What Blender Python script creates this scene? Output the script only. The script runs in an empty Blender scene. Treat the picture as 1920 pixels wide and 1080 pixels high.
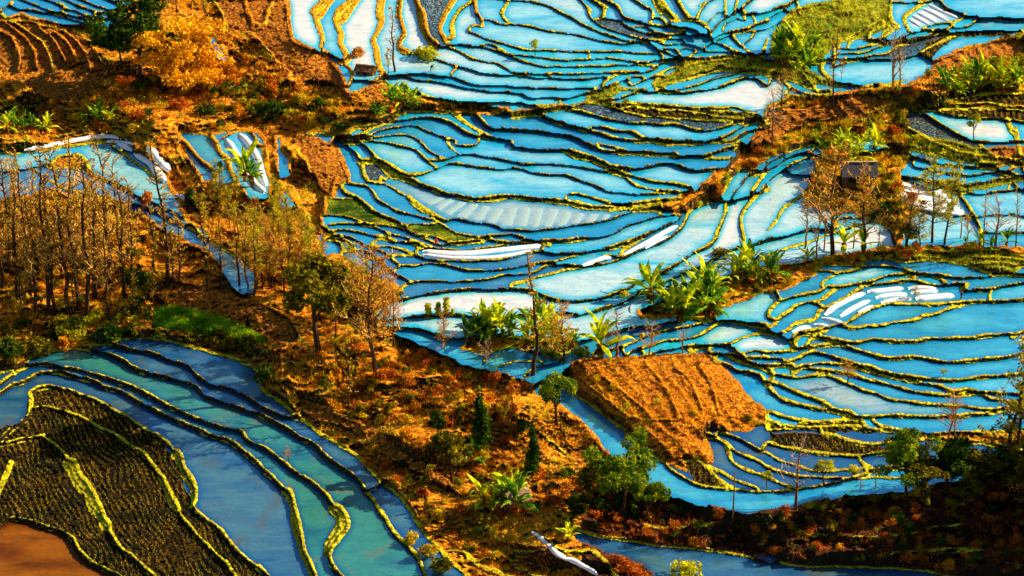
import bpy, math, random
import numpy as np
R = math.radians
rng = np.random.default_rng(7); random.seed(7)
C = bpy.context.scene.collection
sc = bpy.context.scene
# ---------------- camera ----------------
HC = 167.0; PITCH = R(24.0); HFOV = R(22.0); FPX = 960/math.tan(HFOV/2)
cam_d = bpy.data.cameras.new('camera'); cam = bpy.data.objects.new('camera', cam_d); C.objects.link(cam)
cam.location = (0, 0, HC); cam.rotation_euler = (math.pi/2-PITCH, 0, 0)
cam_d.sensor_width = 36; cam_d.angle = HFOV; cam_d.clip_start = 1; cam_d.clip_end = 8000
sc.camera = cam
# ---------------- sky and sun ----------------
SUN_AZ, SUN_EL = R(72), R(31)          # azimuth clockwise from +Y (the view direction)
world = bpy.data.worlds.new('World'); sc.world = world; world.use_nodes = True
nt = world.node_tree; bg = nt.nodes['Background']
sky = nt.nodes.new('ShaderNodeTexSky'); sky.sky_type = 'NISHITA'; sky.sun_disc = False
sky.sun_elevation = SUN_EL; sky.sun_rotation = SUN_AZ; sky.air_density = 1.0; sky.dust_density = 0.3; sky.ozone_density = 3.0
nt.links.new(sky.outputs[0], bg.inputs[0]); bg.inputs[1].default_value = 0.055
sd = bpy.data.lights.new('sun', 'SUN'); sun = bpy.data.objects.new('sun', sd); C.objects.link(sun)
sd.energy = 5.0; sd.angle = R(0.5); sd.color = (1.0, 0.84, 0.56)
sun.rotation_euler = (math.pi/2-SUN_EL, 0, math.pi-SUN_AZ)
sc.view_settings.view_transform = 'Standard'; sc.view_settings.look = 'None'
sc.view_settings.exposure = 1.25; sc.view_settings.gamma = 1
# ---- traced terrace lines: letters A..P pick a quarter-by-quarter part of the survey sheet, '.' the whole sheet ----
LINES = """
A 0,85 60,45 150,70 300,85 450,115 560,150 640,180 700,190
A 170,0 260,35 380,75 480,100 600,130 700,155 770,165
A 350,0 430,25 510,65
A 450,85 540,75 640,110 740,130 830,135
A 500,0 580,40 680,75 760,110
A 620,0 700,35 790,65 860,90 900,100
A 830,0 900,30 950,60
A 700,115 780,90 900,100
A 0,155 100,120 170,105 230,130 350,150 440,175 560,185 700,200 820,240 900,265
A 0,160 200,165 350,190 500,225 620,270 700,350 750,450 820,510
A 580,210 700,290 860,340
A 620,190 750,240 880,290
w6 A 0,230 70,270 120,350 150,440 130,540
w6 A 100,220 200,300 260,400 280,520
w6 A 200,240 310,320 370,420 400,530
w6 A 300,220 400,300 460,400 510,500
w6 A 400,240 500,320 550,400 590,470
w6 A 460,230 560,300 630,390 670,470 680,530
A 1560,240 1610,270 1670,360 1700,450
w7 A 1600,0 1650,80 1680,150 1700,210
w7 A 1840,0 1850,60 1890,150 1910,230
A 0,960 100,985 200,1020
A 0,1040 120,1050 200,1060
A 400,1030 600,990 750,950 880,920 1000,910
E 0,75 100,75 180,60 350,40 550,15 640,5
A 640,1080 780,1060 860,1065 950,1078
E 380,150 430,100 520,80 600,85 650,130 670,180 700,215
E 380,190 450,180 560,175 650,195 700,230 780,260 870,300 950,340 1050,400 1130,430 1200,460 1300,510 1350,540 1420,600 1500,660 1540,700 1620,760 1700,800 1760,850
E 0,215 100,200 200,180 380,150
E 380,280 440,310 520,350 650,370 750,400 850,425 950,440 1080,470 1200,510 1300,565 1350,590 1450,650 1540,720
w7 E 850,30 940,80 1000,130 1080,180 1140,230 1200,290
w8 A 1290,1040 1320,1070 E 1350,80 1400,170 1450,230 1500,250
w8 A 1320,1000 1360,1040 1400,1080 E 1450,60 1500,120 1570,170 1620,220 1610,280
w9 A 1320,1000 1400,985 1500,990 1580,1020 1620,1075 E 1650,60 1700,110 1720,180 1760,260 1780,340
w7 E 1270,100 1320,180 1370,240
A 1660,1050 1720,1010 1800,980 1870,990 1920,1040 F 10,0 60,60 80,160 110,240 160,330 200,420 220,480
w10 F 0,0 50,30 80,100 90,180 160,270 210,350
w16 F 220,20 270,100 290,180 270,260 220,270 250,320 290,400 340,500 390,600
w8 F 290,40 380,150 400,240
w6 B 380,1000 450,990 530,1000 600,1040 660,1080 F 690,20 760,80 790,140 800,200 830,270 870,285 950,300 1020,330 1090,370 1150,400 1160,440 1220,490 1300,530 1350,580 1420,620 1500,670 1600,685 1750,690 1920,680 G 60,700 150,715 330,720 500,710 700,690 780,660 850,620 950,590 1080,550 1200,530 1260,535
w8 F 560,0 620,50 650,120 680,190 700,260 690,300
w8 F 610,250 590,300 580,350 560,390
w8 F 760,90 790,160 810,230 840,280
B 650,1040 720,1080 F 800,0 850,50 900,100 1000,150 1080,200 1150,220 1250,220 1350,190 1430,155 1500,150 1600,160 1700,175 1850,190 1920,185 G 80,190 180,220 250,225 400,235 500,270 620,310 720,350 850,370 1000,380 1150,370 1250,360 1350,340
w9 F 900,110 1000,160 1080,210 1170,230 1250,225
B 750,1060 900,1060 1020,1080 F 1100,20 1200,50 1260,100 1300,140 1350,170
B 740,1050 900,1030 1050,1015 1150,1020 1220,1050 1250,1080 F 1300,50 1400,105
F 1290,120 1400,120 1500,90 1600,75 1700,90 1800,105 1920,130 G 100,155 200,150 350,150 480,165 600,190 750,220 850,250 920,300 1000,330 1100,350 1250,350
B 720,1040 850,1010 980,970 1100,950 1200,940 1280,980 1350,1010 1430,1040 F 1440,0 1480,50 1520,80
B 1430,1040 1500,1060 F 1500,5 1650,5
w12 F 830,130 900,140 960,180 1000,225 1100,260 1200,290 1300,330 1400,370 1500,390 1600,410 1700,415 1790,410 1850,400 1920,395 G 100,405 250,420 400,440 500,460 600,475 700,480 850,485 1000,470 1100,450
F 940,250 970,270 1000,235
G 400,400 450,375 550,390 650,420 750,440 900,440 1000,425 1100,420 1250,400
F 1440,575 1500,565 1600,580 1750,600 1850,635 1920,645 G 150,650 300,635 450,615 600,595 720,570 800,540 900,515 1000,510 1100,500
w9 F 1160,410 1230,460 1330,530 1430,580
F 590,300 640,320 670,290 750,305 830,320 880,360 920,420 1000,470 1080,510 1200,540 1350,575
w8 F 640,330 680,370 760,400 820,450 880,500 960,540 1050,580 1130,620
F 540,390 600,410 700,410 760,410
F 520,530 600,535 700,555 780,580 850,600 950,605 1050,620 1130,640 1200,680 1300,730 1390,760
F 1130,610 1200,600 1290,610 1350,595
F 520,620 600,600 700,600 800,605 900,630 1000,670 1100,700 1200,730 1320,770
F 500,670 600,645 720,655 850,680 950,710 1050,730 1150,745 1220,770
F 520,680 620,680 720,710 800,750 900,790 960,810 1020,860 1100,920
F 520,700 620,705 700,740 740,780
F 500,725 600,735 650,770
F 640,810 700,800 800,800 870,830 930,880 1000,940 1080,990 1180,1040
F 880,680 950,690 1040,720
F 850,760 930,720 1050,740
F 870,770 980,770 1080,790 1180,820
F 1000,840 1100,835 1200,840
F 1040,945 1110,910 1200,910 1300,900 1400,905 1500,930 1600,945 1750,950 1920,935 G 100,910 250,885 400,865 500,835 600,805 700,780 850,730 1000,680 1100,640 1200,590 1250,560
F 1220,780 1300,775 1400,790 1500,800 1600,795 1750,775 1850,760 1920,750 G 100,740 200,745 280,760
w6 F 1220,780 1200,820 1260,855 1400,875 1550,880 1700,875 1920,855 G 100,820 220,805 350,820 500,815 620,800
G 220,800 280,745 400,735 550,720
F 1220,680 1350,700 1450,730 1550,730 1700,720 1850,730 1920,735 G 100,725
F 1390,760 1500,755 1600,745 1700,740
F 1080,1080 1180,1040 1300,1030 1500,1030 1650,1025 1780,1010 1850,985 1920,980 G 150,965 250,920 330,905 440,905 520,910 640,880 700,840 760,840
w6 G 440,905 445,940
w7 G 0,1055 100,1030 250,985 400,945 550,920 700,900 800,870 900,820 1000,780 1100,750 1180,710 1250,650 1300,580 1330,510 1400,460 1480,435 1600,430 1700,420 1750,400
w6 G 810,850 830,800 900,760 1000,700 1100,640 1200,590
w6 G 650,800 760,790 850,750 960,700
w8 J 1080,90 1200,60 1350,40 1600,10 1900,15 K 0,10 130,20 250,60 330,90 500,100 650,80 780,40 880,0 G 950,1040 1050,1000 1150,950 1250,890 1350,830 1450,780 1520,720 1550,640 1580,560 1600,500 1610,430
w8 K 490,210 600,180 700,150 800,120 900,70 1000,20 G 1100,1060 1280,970 1400,930 1500,880 1580,830 1650,790 1750,765 1850,740 1920,720 H 100,700 250,660 350,630 450,650
w8 H 0,340 G 1850,370 1800,420 1750,480 1720,540 1720,620 1740,710
w6 G 1560,390 1620,300 1660,230 1700,200 1780,190
w7 G 1640,410 1700,330 1750,260 1800,195
w7 G 1770,400 1830,310 1880,240 H 0,190 50,170 150,110 250,70 330,60
G 1620,430 1680,415 1740,405 1850,360 H 0,290 60,230 130,180 200,140 330,90 430,70
G 1820,190 1880,200 1920,210
w7 B 650,1030 800,1000 900,950 1050,910 1200,885 1350,890 1450,920 1520,960 1600,1000 1700,1030 1800,1040 1920,1060 G 0,15 100,30 250,45 370,50 450,90 500,110 600,130 700,170 800,200 900,240 1000,270 1150,290 1250,300 1340,325
w8 G 370,40 450,50 550,80 650,120 750,160 850,180 950,185 1050,170 1150,145 1220,150 1300,180 1400,200 1500,195 1600,190
w6 G 450,90 520,100 600,105 700,140
w7 B 1480,850 1530,890 1600,940 1680,990 1760,1030 1850,1050
w8 B 1550,850 1650,870 1750,960 1850,970 1920,970 C 150,980 300,1000 400,1015 480,1030 550,1070 G 620,20 700,55 800,70 950,75 1100,85 1250,95 1400,90 1500,105 1600,110 1690,90
w6 G 640,0 750,25 850,45 1000,55 1230,75
w8 G 1450,85 1550,60 1650,25 1750,5
w7 B 650,1020 760,960 850,930 960,880 1080,850 1200,830 1350,840 1480,850
w9 C 0,890 100,870 170,860 230,870 300,900 400,935 500,960 600,990 700,1010 800,1040 950,1060 1100,1070 1250,1078 1500,1070 1650,1060 1700,1030 1780,980 1880,960 1920,930
w7 C 600,950 700,960 800,985 900,990 1000,1030 1200,1050 1400,1060 1500,1050 1600,1020 1700,970 1800,930 1900,900
w7 C 430,830 520,835 600,860 700,890 800,910 900,925 1000,920 1100,935 1200,930 1280,950 1380,975 1480,980 1560,960 1650,935 1750,920 1850,890
C 460,800 560,770 640,780 750,810 850,840 1000,870 1150,885 1300,895 1450,905 1600,905 1750,890 1860,870
C 660,760 800,780 900,765 1000,775 1100,780 1250,800 1400,810 1500,800 1650,805 1750,830 1860,870
C 800,820 950,800 1100,820 1250,830 1400,850 1550,870 1700,880
C 1500,820 1650,840 1780,860
w7 C 680,750 800,745 850,720 950,690 1100,690 1250,700 1400,680 1550,655 1650,620 1750,585 1850,600 1920,640
C 1080,665 1250,670 1350,650 1500,600 1600,570 1750,550 1920,560 D 80,560
w7 C 1100,650 1250,610 1400,570 1550,530 1650,520 1800,520 1920,530 D 80,550 150,580 220,620 300,660 380,680 480,680
C 900,640 1000,600 1080,560 1200,510 1300,480 1450,450 1600,445 1760,420
C 1060,630 1100,580 1200,550 1300,500 1400,470 1600,450
C 670,640 740,590 800,560 900,545 1000,540 1080,510
C 690,650 870,590 930,575 980,580
C 1760,420 1780,470 1850,510 1920,520 D 60,535
C 1760,415 1850,420 1920,450 D 80,450 150,480 250,540 300,600 350,650
C 0,775 60,770 100,785 250,790 350,785
C 0,695 70,705 130,730 250,725 400,735 500,720 600,685 640,680
C 0,650 150,660 300,660 500,660 620,660
B 1140,390 1230,410 1300,430 1400,460 1500,490 1600,520 1700,545 1800,560 1920,560 C 150,580 300,585 450,590 550,595 650,580 750,585
B 1340,340 1450,355 1550,395 1620,440 1720,465 1800,475 1870,510 1920,535 C 100,545 190,555 300,555 450,555 600,545 750,545 850,535 950,540
B 1640,345 1740,365 1850,400 1920,425 C 60,450 150,480 250,500 400,500 550,495 700,495 850,490 1000,490 1080,490
B 1430,330 1550,335 1640,350 1740,330 1800,350 1880,390 1920,405 C 100,420 200,430 300,445 420,450 550,445 700,440 800,445 900,460 1000,465 1100,450 1170,440
B 1700,200 1640,190 1600,210 1600,240 1650,260 1720,290 1800,310 1920,345 C 60,360 150,380 300,380 400,385 560,385 700,390 850,390 950,400 1080,400
C 575,390 585,440
B 1720,145 1780,160 1830,185 1920,185 C 150,200 300,235 450,255 550,280 700,310 850,330 950,320 1040,330 1080,360 1110,400 1140,430
C 30,0 130,10 250,40 350,80 430,120 500,165 580,205 660,245 760,275 850,300 950,310 1040,320
C 510,0 560,50 590,130 640,180 700,210 800,240 900,270 1000,290 1080,305 1120,300
w8 C 610,0 660,30 690,80 680,130
C 620,150 700,140 800,150 850,190 900,215 1000,245 1100,265 1170,280
w6 C 700,0 760,30 810,80 840,130 900,150 1000,175 1100,190 1200,215 1290,230
w6 C 920,0 980,40 1040,70 1060,120 1040,165
w9 C 1060,0 1090,50 1150,100 1200,140 1240,150
w16 C 1110,0 1150,60 1210,130
w9 C 1240,0 1280,70 1330,130 1380,150
w5 C 1060,130 1130,140 1160,180 1250,200 1330,210 1400,240
w4 C 900,205 1000,205 1080,235 1200,255 1300,240
w4 C 1100,320 1150,340 1230,330 1300,320 1380,340 1450,375
w4 C 1110,320 1180,295 1260,290 1300,320
C 1110,370 1200,410 1280,430 1400,440 1550,420 1700,410 1800,400
w5 C 1140,365 1220,370 1260,410
w4 C 1240,380 1300,360 1380,380
w4 C 1300,430 1400,390 1500,385 1600,390 1680,405
w5 C 1430,360 1500,325 1580,340 1660,375 1740,400
w6 C 1170,270 1250,250 1350,265 1450,260 1500,290 1500,320
w9 C 1290,150 1400,160 1460,200 1480,250
w5 C 1390,150 1400,100 1440,50 1460,20 1500,0
w5 C 1470,170 1540,100 1600,75 1600,10
w5 C 1490,240 1560,160 1640,110 1680,50 1690,0
w4 C 1580,230 1600,180 1680,140 1750,150
w4 C 1740,130 1790,110 1820,150 1830,180
w7 C 1790,0 1740,40 1730,60 1750,100 1800,100 1920,90 D 80,60 160,30 200,0
w4 C 1520,280 1620,240 1740,210 1840,170 1920,140 D 100,90 200,75
w4 C 1540,300 1650,255 1750,225 1860,180 1920,165
w4 C 1560,290 1700,250 1800,235 1920,210 D 100,150 200,100
w5 D 215,0 225,50 245,80
w6 C 1670,290 1720,340 1780,390
w5 C 1740,330 1790,290 1820,240
w7 C 1880,390 1900,330 1920,290
w6 C 1080,500 1180,440 1300,440 1450,440 1600,430 1760,410 1860,400 1920,400 D 60,400
C 1060,510 1120,480 1200,460 1260,470 1340,460
w11 B 500,0 450,60 450,130 480,220 500,300 490,360 540,400
w11 B 560,0 520,60 480,120
w13 B 720,0 650,60 600,120 610,190 640,260 630,320 660,380 690,440
w10 B 750,20 690,110 640,160
w13 B 940,0 930,80 940,170 910,250 880,300 900,360 910,430 930,510
w11 B 1080,0 1070,80 1090,170 1110,250 1080,310 1080,360 1140,390
w14 B 1200,0 1230,80 1250,150 1260,220 1290,290 1340,340
w9 B 1480,0 1430,80 1400,150 1380,220 1410,280 1430,330
w9 B 1620,10 1550,60 1500,120 1470,190 1470,270 1430,300
w6 B 1640,0 1650,70 1690,140 1700,200
w7 B 1900,0 1860,60 1850,120 1890,165 1920,180
w6 B 540,400 600,430 660,480 710,520 720,580 690,650
w6 B 1460,560 1500,510
w8 B 220,0 240,100 270,270 300,320 450,380 530,430 600,500 640,560 660,640
B 900,590 960,570 1050,560 1120,555 1250,550 1370,565 1460,575 1530,600 1620,630 1720,640 1820,635 1920,645 C 0,650
B 980,570 1080,565 1150,580 1220,605 1320,610 1450,630 1600,660 1750,685 1920,695
B 730,600 850,605 950,620 1020,650 1100,660 1180,680 1250,710 1350,735 1500,750 1650,765 1920,770
w8 B 60,180 100,60 130,0
D 930,20 1050,20 1150,10
w8 D 920,20 920,100 940,160 970,210
w8 D 1250,0 1180,20 1110,60 1040,110 1020,150 1040,200 1060,240
w6 D 1280,0 1330,50 1420,95 1500,120 1560,115
D 1150,220 1200,195 1300,175 1400,160 1500,130 1570,115
w6 D 640,370 750,345 850,320 950,300 1020,280 1100,240 1250,225 1350,215 1390,180
D 500,405 650,400 750,390 850,350 950,320 1100,295 1200,270 1250,240 1350,215 1500,195 1560,160 1620,130 1700,130
w6 D 480,435 650,440 800,415 900,400 960,350 1050,325 1200,285 1350,250 1500,235 1650,230 1830,230
D 500,500 600,470 700,455 850,440 1000,440 1120,410 1200,360 1290,310 1380,270 1450,245
D 1120,410 1180,430 1240,460
w6 D 540,320 620,270 720,210 780,180 860,160
w6 D 600,340 640,300 700,290 800,300 850,290 930,230 970,200
w5 D 750,280 790,220 860,195 910,190
w5 D 850,270 880,220 930,215
D 500,360 620,370
D 340,250 450,230
w6 D 0,560 80,590 150,640 220,680 320,710 420,715
D 130,700 200,720 300,730 420,720
w8 D 420,460 400,520 470,590 520,625 600,635 750,650 800,635 900,630 1000,610
w7 D 1000,820 1080,820 1150,850 1230,890 1300,940 1350,970 1450,1020 1560,1060 1750,1068 1920,1060
w7 D 930,860 1000,850 1020,930 1080,980 1180,1030 1280,1080 H 1450,60 1600,90 1700,100
w6 D 1080,815 1200,825 1350,860 1450,880 1600,890 1790,895 1920,920
w9 D 1800,900 1820,970 1860,1020 1870,1060
D 1200,800 1400,780 1600,775 1750,785 1920,800
D 1290,820 1500,810 1650,815 1800,825 1920,830
D 1330,750 1500,735 1600,710 1750,695 1920,690
D 1700,150 1800,145 1920,155
w6 D 500,1040 600,980 720,945 800,945 820,990 800,1060
H 1060,0 1150,40 1280,80 1400,120 1550,140 1720,150
w7 H 1040,60 1120,100 1250,140 1400,165 1550,175 1700,185 1760,200
w7 H 1590,0 1650,60 1710,110 1720,160
w6 H 1720,170 1800,150 1920,125
w6 H 1760,210 1850,180 1920,170
w6 H 1090,160 1200,190 1350,215 1500,235 1650,220 1740,220 1780,250
w7 H 1010,240 1100,260 1250,280 1400,280 1450,300 1520,310 1650,280 1780,250 1920,240
w6 H 1000,260 1100,300 1200,330 1350,350 1450,370 1600,375 1750,355 1920,340
H 1800,340 1820,280
w7 H 1390,355 1450,400 1510,470 1550,550 1590,620 1610,670
H 1570,545 1700,530 1850,530 1920,545
H 1610,665 1750,665 1920,665
H 1040,480 1150,480 1350,520 1500,535 1560,550
H 160,215 260,235 340,230
w8 H 0,640 40,600 80,540 120,480 180,440 230,400 280,370
w6 H 30,820 150,780 300,740 450,680 550,650 700,600 830,570
H 500,580 600,550 700,560 800,560
w7 G 1820,240 1920,150 H 0,140 100,90 200,40 350,10
w7 H 370,900 500,905 650,910 750,870 850,845 920,860 1000,880 1100,885 1200,865 1300,880 1450,895 1520,920 1600,950 1700,970 1740,975
H 360,940 450,950 540,970
w7 H 540,965 650,950 740,920 850,915 950,925 1040,940 1100,970 1180,975 1300,985 1400,1000 1500,1005 1600,1000 1750,985 1850,970 1920,975
w8 H 440,1070 540,1070 650,1050 780,1030 900,990 1000,975 1100,985 1200,980 1280,1010 1330,1040
w8 L 700,0 H 700,1060 850,1050 1000,1030 1120,1030 1250,1060 1400,1050 1500,1060 L 1450,15 1600,15 1700,0
w7 H 1060,840 1150,800 1300,810 1500,810 1700,800 1920,840
w7 H 960,860 1100,850 1250,860 1400,870 1600,850 1750,850 1920,870
w7 H 1540,910 1650,890 1800,900 1920,920
w8 L 0,210 50,130 120,90 220,60 320,40 420,10 H 400,1060 450,1010 540,965
L 0,25 60,30 80,70 120,95
w8 L 0,295 50,270 90,220 170,170 200,140 300,110 390,90 440,60 500,10
L 320,100 370,115 410,135
w9 L 700,0 620,50 530,100 440,150 380,180 370,210 340,240 200,270 150,310 80,340
w8 L 180,380 200,350 280,325 400,305 500,285 580,265 640,230 700,190 780,150 850,130 950,120 1100,125 1250,120 1400,110 1550,100 1700,100 1920,90
w8 L 570,290 650,300 750,290 850,280 950,260 1050,245 1130,235 1160,215 1250,200 1320,170 1400,145 1500,115 1600,105
L 200,440 240,370 330,355 430,330 450,310
w9 L 290,430 320,390 380,375 450,380 550,395 650,410 730,400 800,390 950,400 1100,400 1200,385 1400,380 1600,365 1750,350 1880,345 1920,325
w9 L 0,480 100,480 200,465 280,445 350,435 450,430 550,440 650,460 750,490 850,515 950,530 1100,520 1200,535 1350,555 1500,550 1650,535 1780,520 1920,485
w9 L 130,550 220,530 270,500 340,480 420,500 530,530 620,555 700,580 780,590 850,625 950,655 1050,660 1150,675 1300,690 1450,695 1600,670 1750,660 1920,650
w8 L 190,630 230,600 280,580 400,570 530,570 620,590 720,615 820,650 920,670 1000,690 1150,715 1280,735 1380,770 1500,765 1600,780 1750,790
w8 L 200,640 260,600 350,610 450,620 530,630 660,655 750,690 850,710 950,740 1080,775 1200,790 1350,805 1450,810 1600,800 1680,830 1800,850
w8 L 70,650 150,665 220,680 330,655 430,655 520,680 600,720 700,765 800,790 900,830 1000,845 1150,870 1300,880 1450,885 1550,900 1650,910 1800,900
w9 L 0,700 80,720 160,760 260,800 380,840 450,880 530,920 620,940 680,975
w9 K 1520,540 1600,570 1700,620 1800,640 1870,670 1900,720 1920,740 L 80,820 180,860 300,890 430,920 550,945 650,980 700,965 850,965 1000,960 1200,965 1400,965 1550,950 1700,935 1920,900
w8 L 0,930 100,960 220,990 350,1000 500,995 600,985 700,995 730,1040 800,1060 950,1075
w7 L 0,1000 120,1030 250,1040 400,1040 550,1035 730,1040
w7 L 0,1060 200,1055 350,1060
w7 L 0,530 100,530 140,560
w7 L 50,600 150,590 190,640
w6 L 0,575 150,570 220,590
w10 L 0,610 30,640 20,690
w7 L 1660,60 1680,0
w7 K 1490,240 1560,180 1590,120 1640,70 1750,40 1920,20
w7 K 440,400 560,390 650,360 750,330 850,300 950,285 1100,275 1250,245 1350,225 1480,240
w7 K 600,500 700,475 850,430 950,390 1050,350 1150,320 1250,300 1400,270 1500,250 1650,245 1800,260 1920,275
w5 K 650,460 750,420 850,380 980,345
w7 K 850,500 920,470 1050,430 1150,400 1300,385 1400,360 1480,310 1560,270 1640,260 1750,280 1850,300 1920,320 L 70,350 150,390 210,440
w7 K 1000,500 1120,470 1250,450 1400,430 1600,420 1720,380 1850,345 1920,345 L 60,365
w7 K 1330,470 1450,450 1550,435 1640,440 1700,480 1760,540 1850,570 1920,580
w7 K 1480,480 1560,490 1650,530 1750,570 1850,600 1920,625
w7 K 1740,490 1830,470 1920,480
w7 K 1550,490 1700,500 1800,520 1920,520
w7 K 150,735 230,710 280,690
w7 K 440,780 540,840 620,900 720,980 800,1040 860,1080 O 920,60 1000,130 1080,190 1130,230 1200,290 1300,350 1400,395 1500,420 1620,430 1750,440 1920,450 P 200,435 350,410 500,380 650,350 800,340 1020,345 1250,340
w5 K 0,550 100,555 220,550
w6 K 120,640 180,600 250,580 350,560
w8 J 1250,210 1350,210 1450,200 1550,205 1650,215 1900,220 K 100,205
w8 J 900,290 1050,295 1200,305 1300,330 1400,370
w8 O 1420,35 1500,40 1580,80 1620,150 1650,220 1720,270 1800,300 1880,320 P 30,355 100,390 190,420
w7 O 1440,0 1520,30 1600,80 1680,150 1750,180 1850,220 1920,260 P 100,300 200,325 300,340 450,340 600,345 700,325 850,290 1000,280 1250,260
w7 O 1550,0 1650,30 1750,80 1850,130 P 0,160 80,210 180,240 280,280 360,295 480,290 600,280 800,280 1000,250 1100,220
w7 O 1290,215 1400,215 1450,250 1500,310 1550,360 1620,400 1650,410
w7 O 1460,250 1550,290 1650,350 1750,390 1850,430
w9 P 0,80 100,115 200,130 300,150 450,165 600,180 700,180 800,160 950,155 1100,150
w8 P 400,0 500,25 600,60 700,90 800,90 900,80 1000,70 1150,60
w7 P 680,190 720,240 770,265
w7 P 1300,70 1500,80 1700,95 1830,120
w7 P 1500,190 1620,190 1800,180
w7 P 1040,215 1150,200 1300,205
w8 O 440,720 600,770 750,800 900,820 1100,850 1300,870 1500,890 1700,920 1920,980 P 80,970 200,995 400,1010 700,1010 900,1020 1100,1035 1280,1060 1350,1080
w8 P 0,695 150,710 250,755 400,780 600,795 900,785 1100,760 1250,720 1450,700
w8 P 650,960 850,920 1100,895 1350,880 1600,890
w8 O 980,700 1100,720 1300,720 1500,690 1700,660 1920,640
w9 O 250,800 350,880 450,895 600,890 650,930 720,1000 780,1080
w9 O 0,1000 100,1040 180,1080
w8 I 830,410 950,380 1080,370 1200,380 1300,400 1450,450 1600,490 1750,520 1860,570 1920,610 J 30,700 60,780 150,830 230,890 300,960 400,1030 460,1080 N 560,60 680,130 780,200 860,290 950,380 1030,440 1100,510 1170,610 1220,700 1300,800 1380,890 1460,980 1560,1060
w8 I 600,450 700,430 800,425 900,440 1000,465 1100,480 1200,510 1280,550 1400,580 1460,640 1520,690 1600,730 1700,750 1800,790 1920,860 J 100,920 200,960 300,980
w9 I 0,640 100,600 180,560 260,500 350,465 450,455 600,460 720,475 850,510 940,555 1000,600 1100,640 1250,670 1400,710 1480,750 1530,810 1650,850 1800,900 1920,940 J 80,980 160,1020 250,1070 N 350,50 430,90 500,160 560,220 640,270 720,320 780,370 820,440 880,510 930,600 980,670 1030,750 1100,820 1160,880 1220,960 1260,1060
w9 I 0,720 80,660 160,610 240,575 350,570 450,590 600,620 750,660 900,710 1050,770 1200,850 1350,930 1500,990 1650,1040 1800,1075 M 1850,60 1920,100 N 80,130 150,180 220,240 300,310 400,370 480,430 550,500 590,580 620,640 620,700 580,760 540,820 530,880 560,960 600,1040 640,1080
w22 N 610,590 645,650 650,720 610,790 560,850 545,900
w10 I 0,790 80,740 180,700 270,650 360,635 450,640 560,665 700,700 800,750 900,780 1000,830 1080,880 1150,910 1250,960 1350,1010 1500,1070 M 1550,20 1700,60 1780,110 1850,170 1920,230 N 80,310 150,370 210,430 250,500 290,600 300,680 320,750 350,830 350,900 390,980 430,1070
w16 N 240,450 280,560 295,650 310,740 340,830 360,920 400,1000 430,1070
w8 I 200,980 220,930 230,850 230,780 300,745 400,740 500,760 600,800 720,840 820,900 930,950 1000,1000 1100,1070 M 1200,40 1290,120 1330,190 1360,260 1400,340 1450,420 1470,500 1450,560 1530,640 1650,730 1720,820 1800,910 1900,990 N 0,1020 60,1050 90,1080
w15 M 1330,170 1370,260 1410,340 1450,420 1460,500 1440,560
w8 I 250,900 350,890 450,920 550,950 650,990 750,1050 M 830,0 900,50 980,110 1060,150 1120,210 1180,290 1230,380 1280,480 1330,580 1400,680 1500,790 1600,900 1700,990 1760,1080
w13 M 1210,340 1250,420 1300,520 1330,580
w8 M 200,50 290,30 370,70 450,130 500,190 540,280 600,350 690,420 730,520 780,620 800,700 850,790 920,880 1020,960 1150,1080
w24 M 530,240 570,330 640,420 690,520 750,620 790,700
w9 M 0,700 60,665 150,655 250,680 350,720 450,745 540,800 600,900 700,990 800,1040 900,1080
w9 I 200,980 80,1060 M 0,60
w9 M 80,230 40,330 0,420
w9 N 1480,880 1560,900 1620,960 1700,1020 1800,1050 1880,1080
w9 N 1660,970 1760,940 1850,930 1920,990
w8 J 290,770 400,830 560,850 600,940 700,980 780,1010 820,1080
w7 N 850,430 900,410
w8 N 1600,580 1750,590 1740,680 1700,780
w6 K 450,620 600,750 750,870 870,960
w6 K 640,640 780,740 900,830 1050,970
w6 K 1000,560 1080,650 1130,720 1200,830 1240,930
w6 K 1230,600 1330,680 1370,750 1420,900
w6 K 1400,580 1470,680 1520,800 1560,950
w5 K 780,1000 900,970 1050,990 1250,985
w6 O 200,0 330,100 400,160
w7 . 705,603 745,597 795,592
w6 . 985,593 1040,584 1085,590
w7 . 1072,638 1040,640 1000,638 960,632 930,628 880,632 830,634
w6 . 905,684 919,663 940,653 971,653 1002,661 1021,665 1060,662 1072,655
w5 . 962,678 935,690
w9 . 968,708 997,722 1015,715 1030,710 1050,705 1066,690
w7 . 1640,793 1680,806 1720,812 1780,812 1850,810 1900,808
w7 . 1680,832 1750,822 1830,830 1890,842
w6 . 1910,850 1840,862 1760,862 1700,855 1640,850
w7 . 1752,872 1830,880 1900,892
w6 . 1447,475 1430,484 1405,500 1380,506
w7 . 1647,411 1665,420 1682,440
w7 . 1552,432 1570,424
w7 . 1395,446 1396,462
w6 . 1840,437 1842,462
"""
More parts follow.
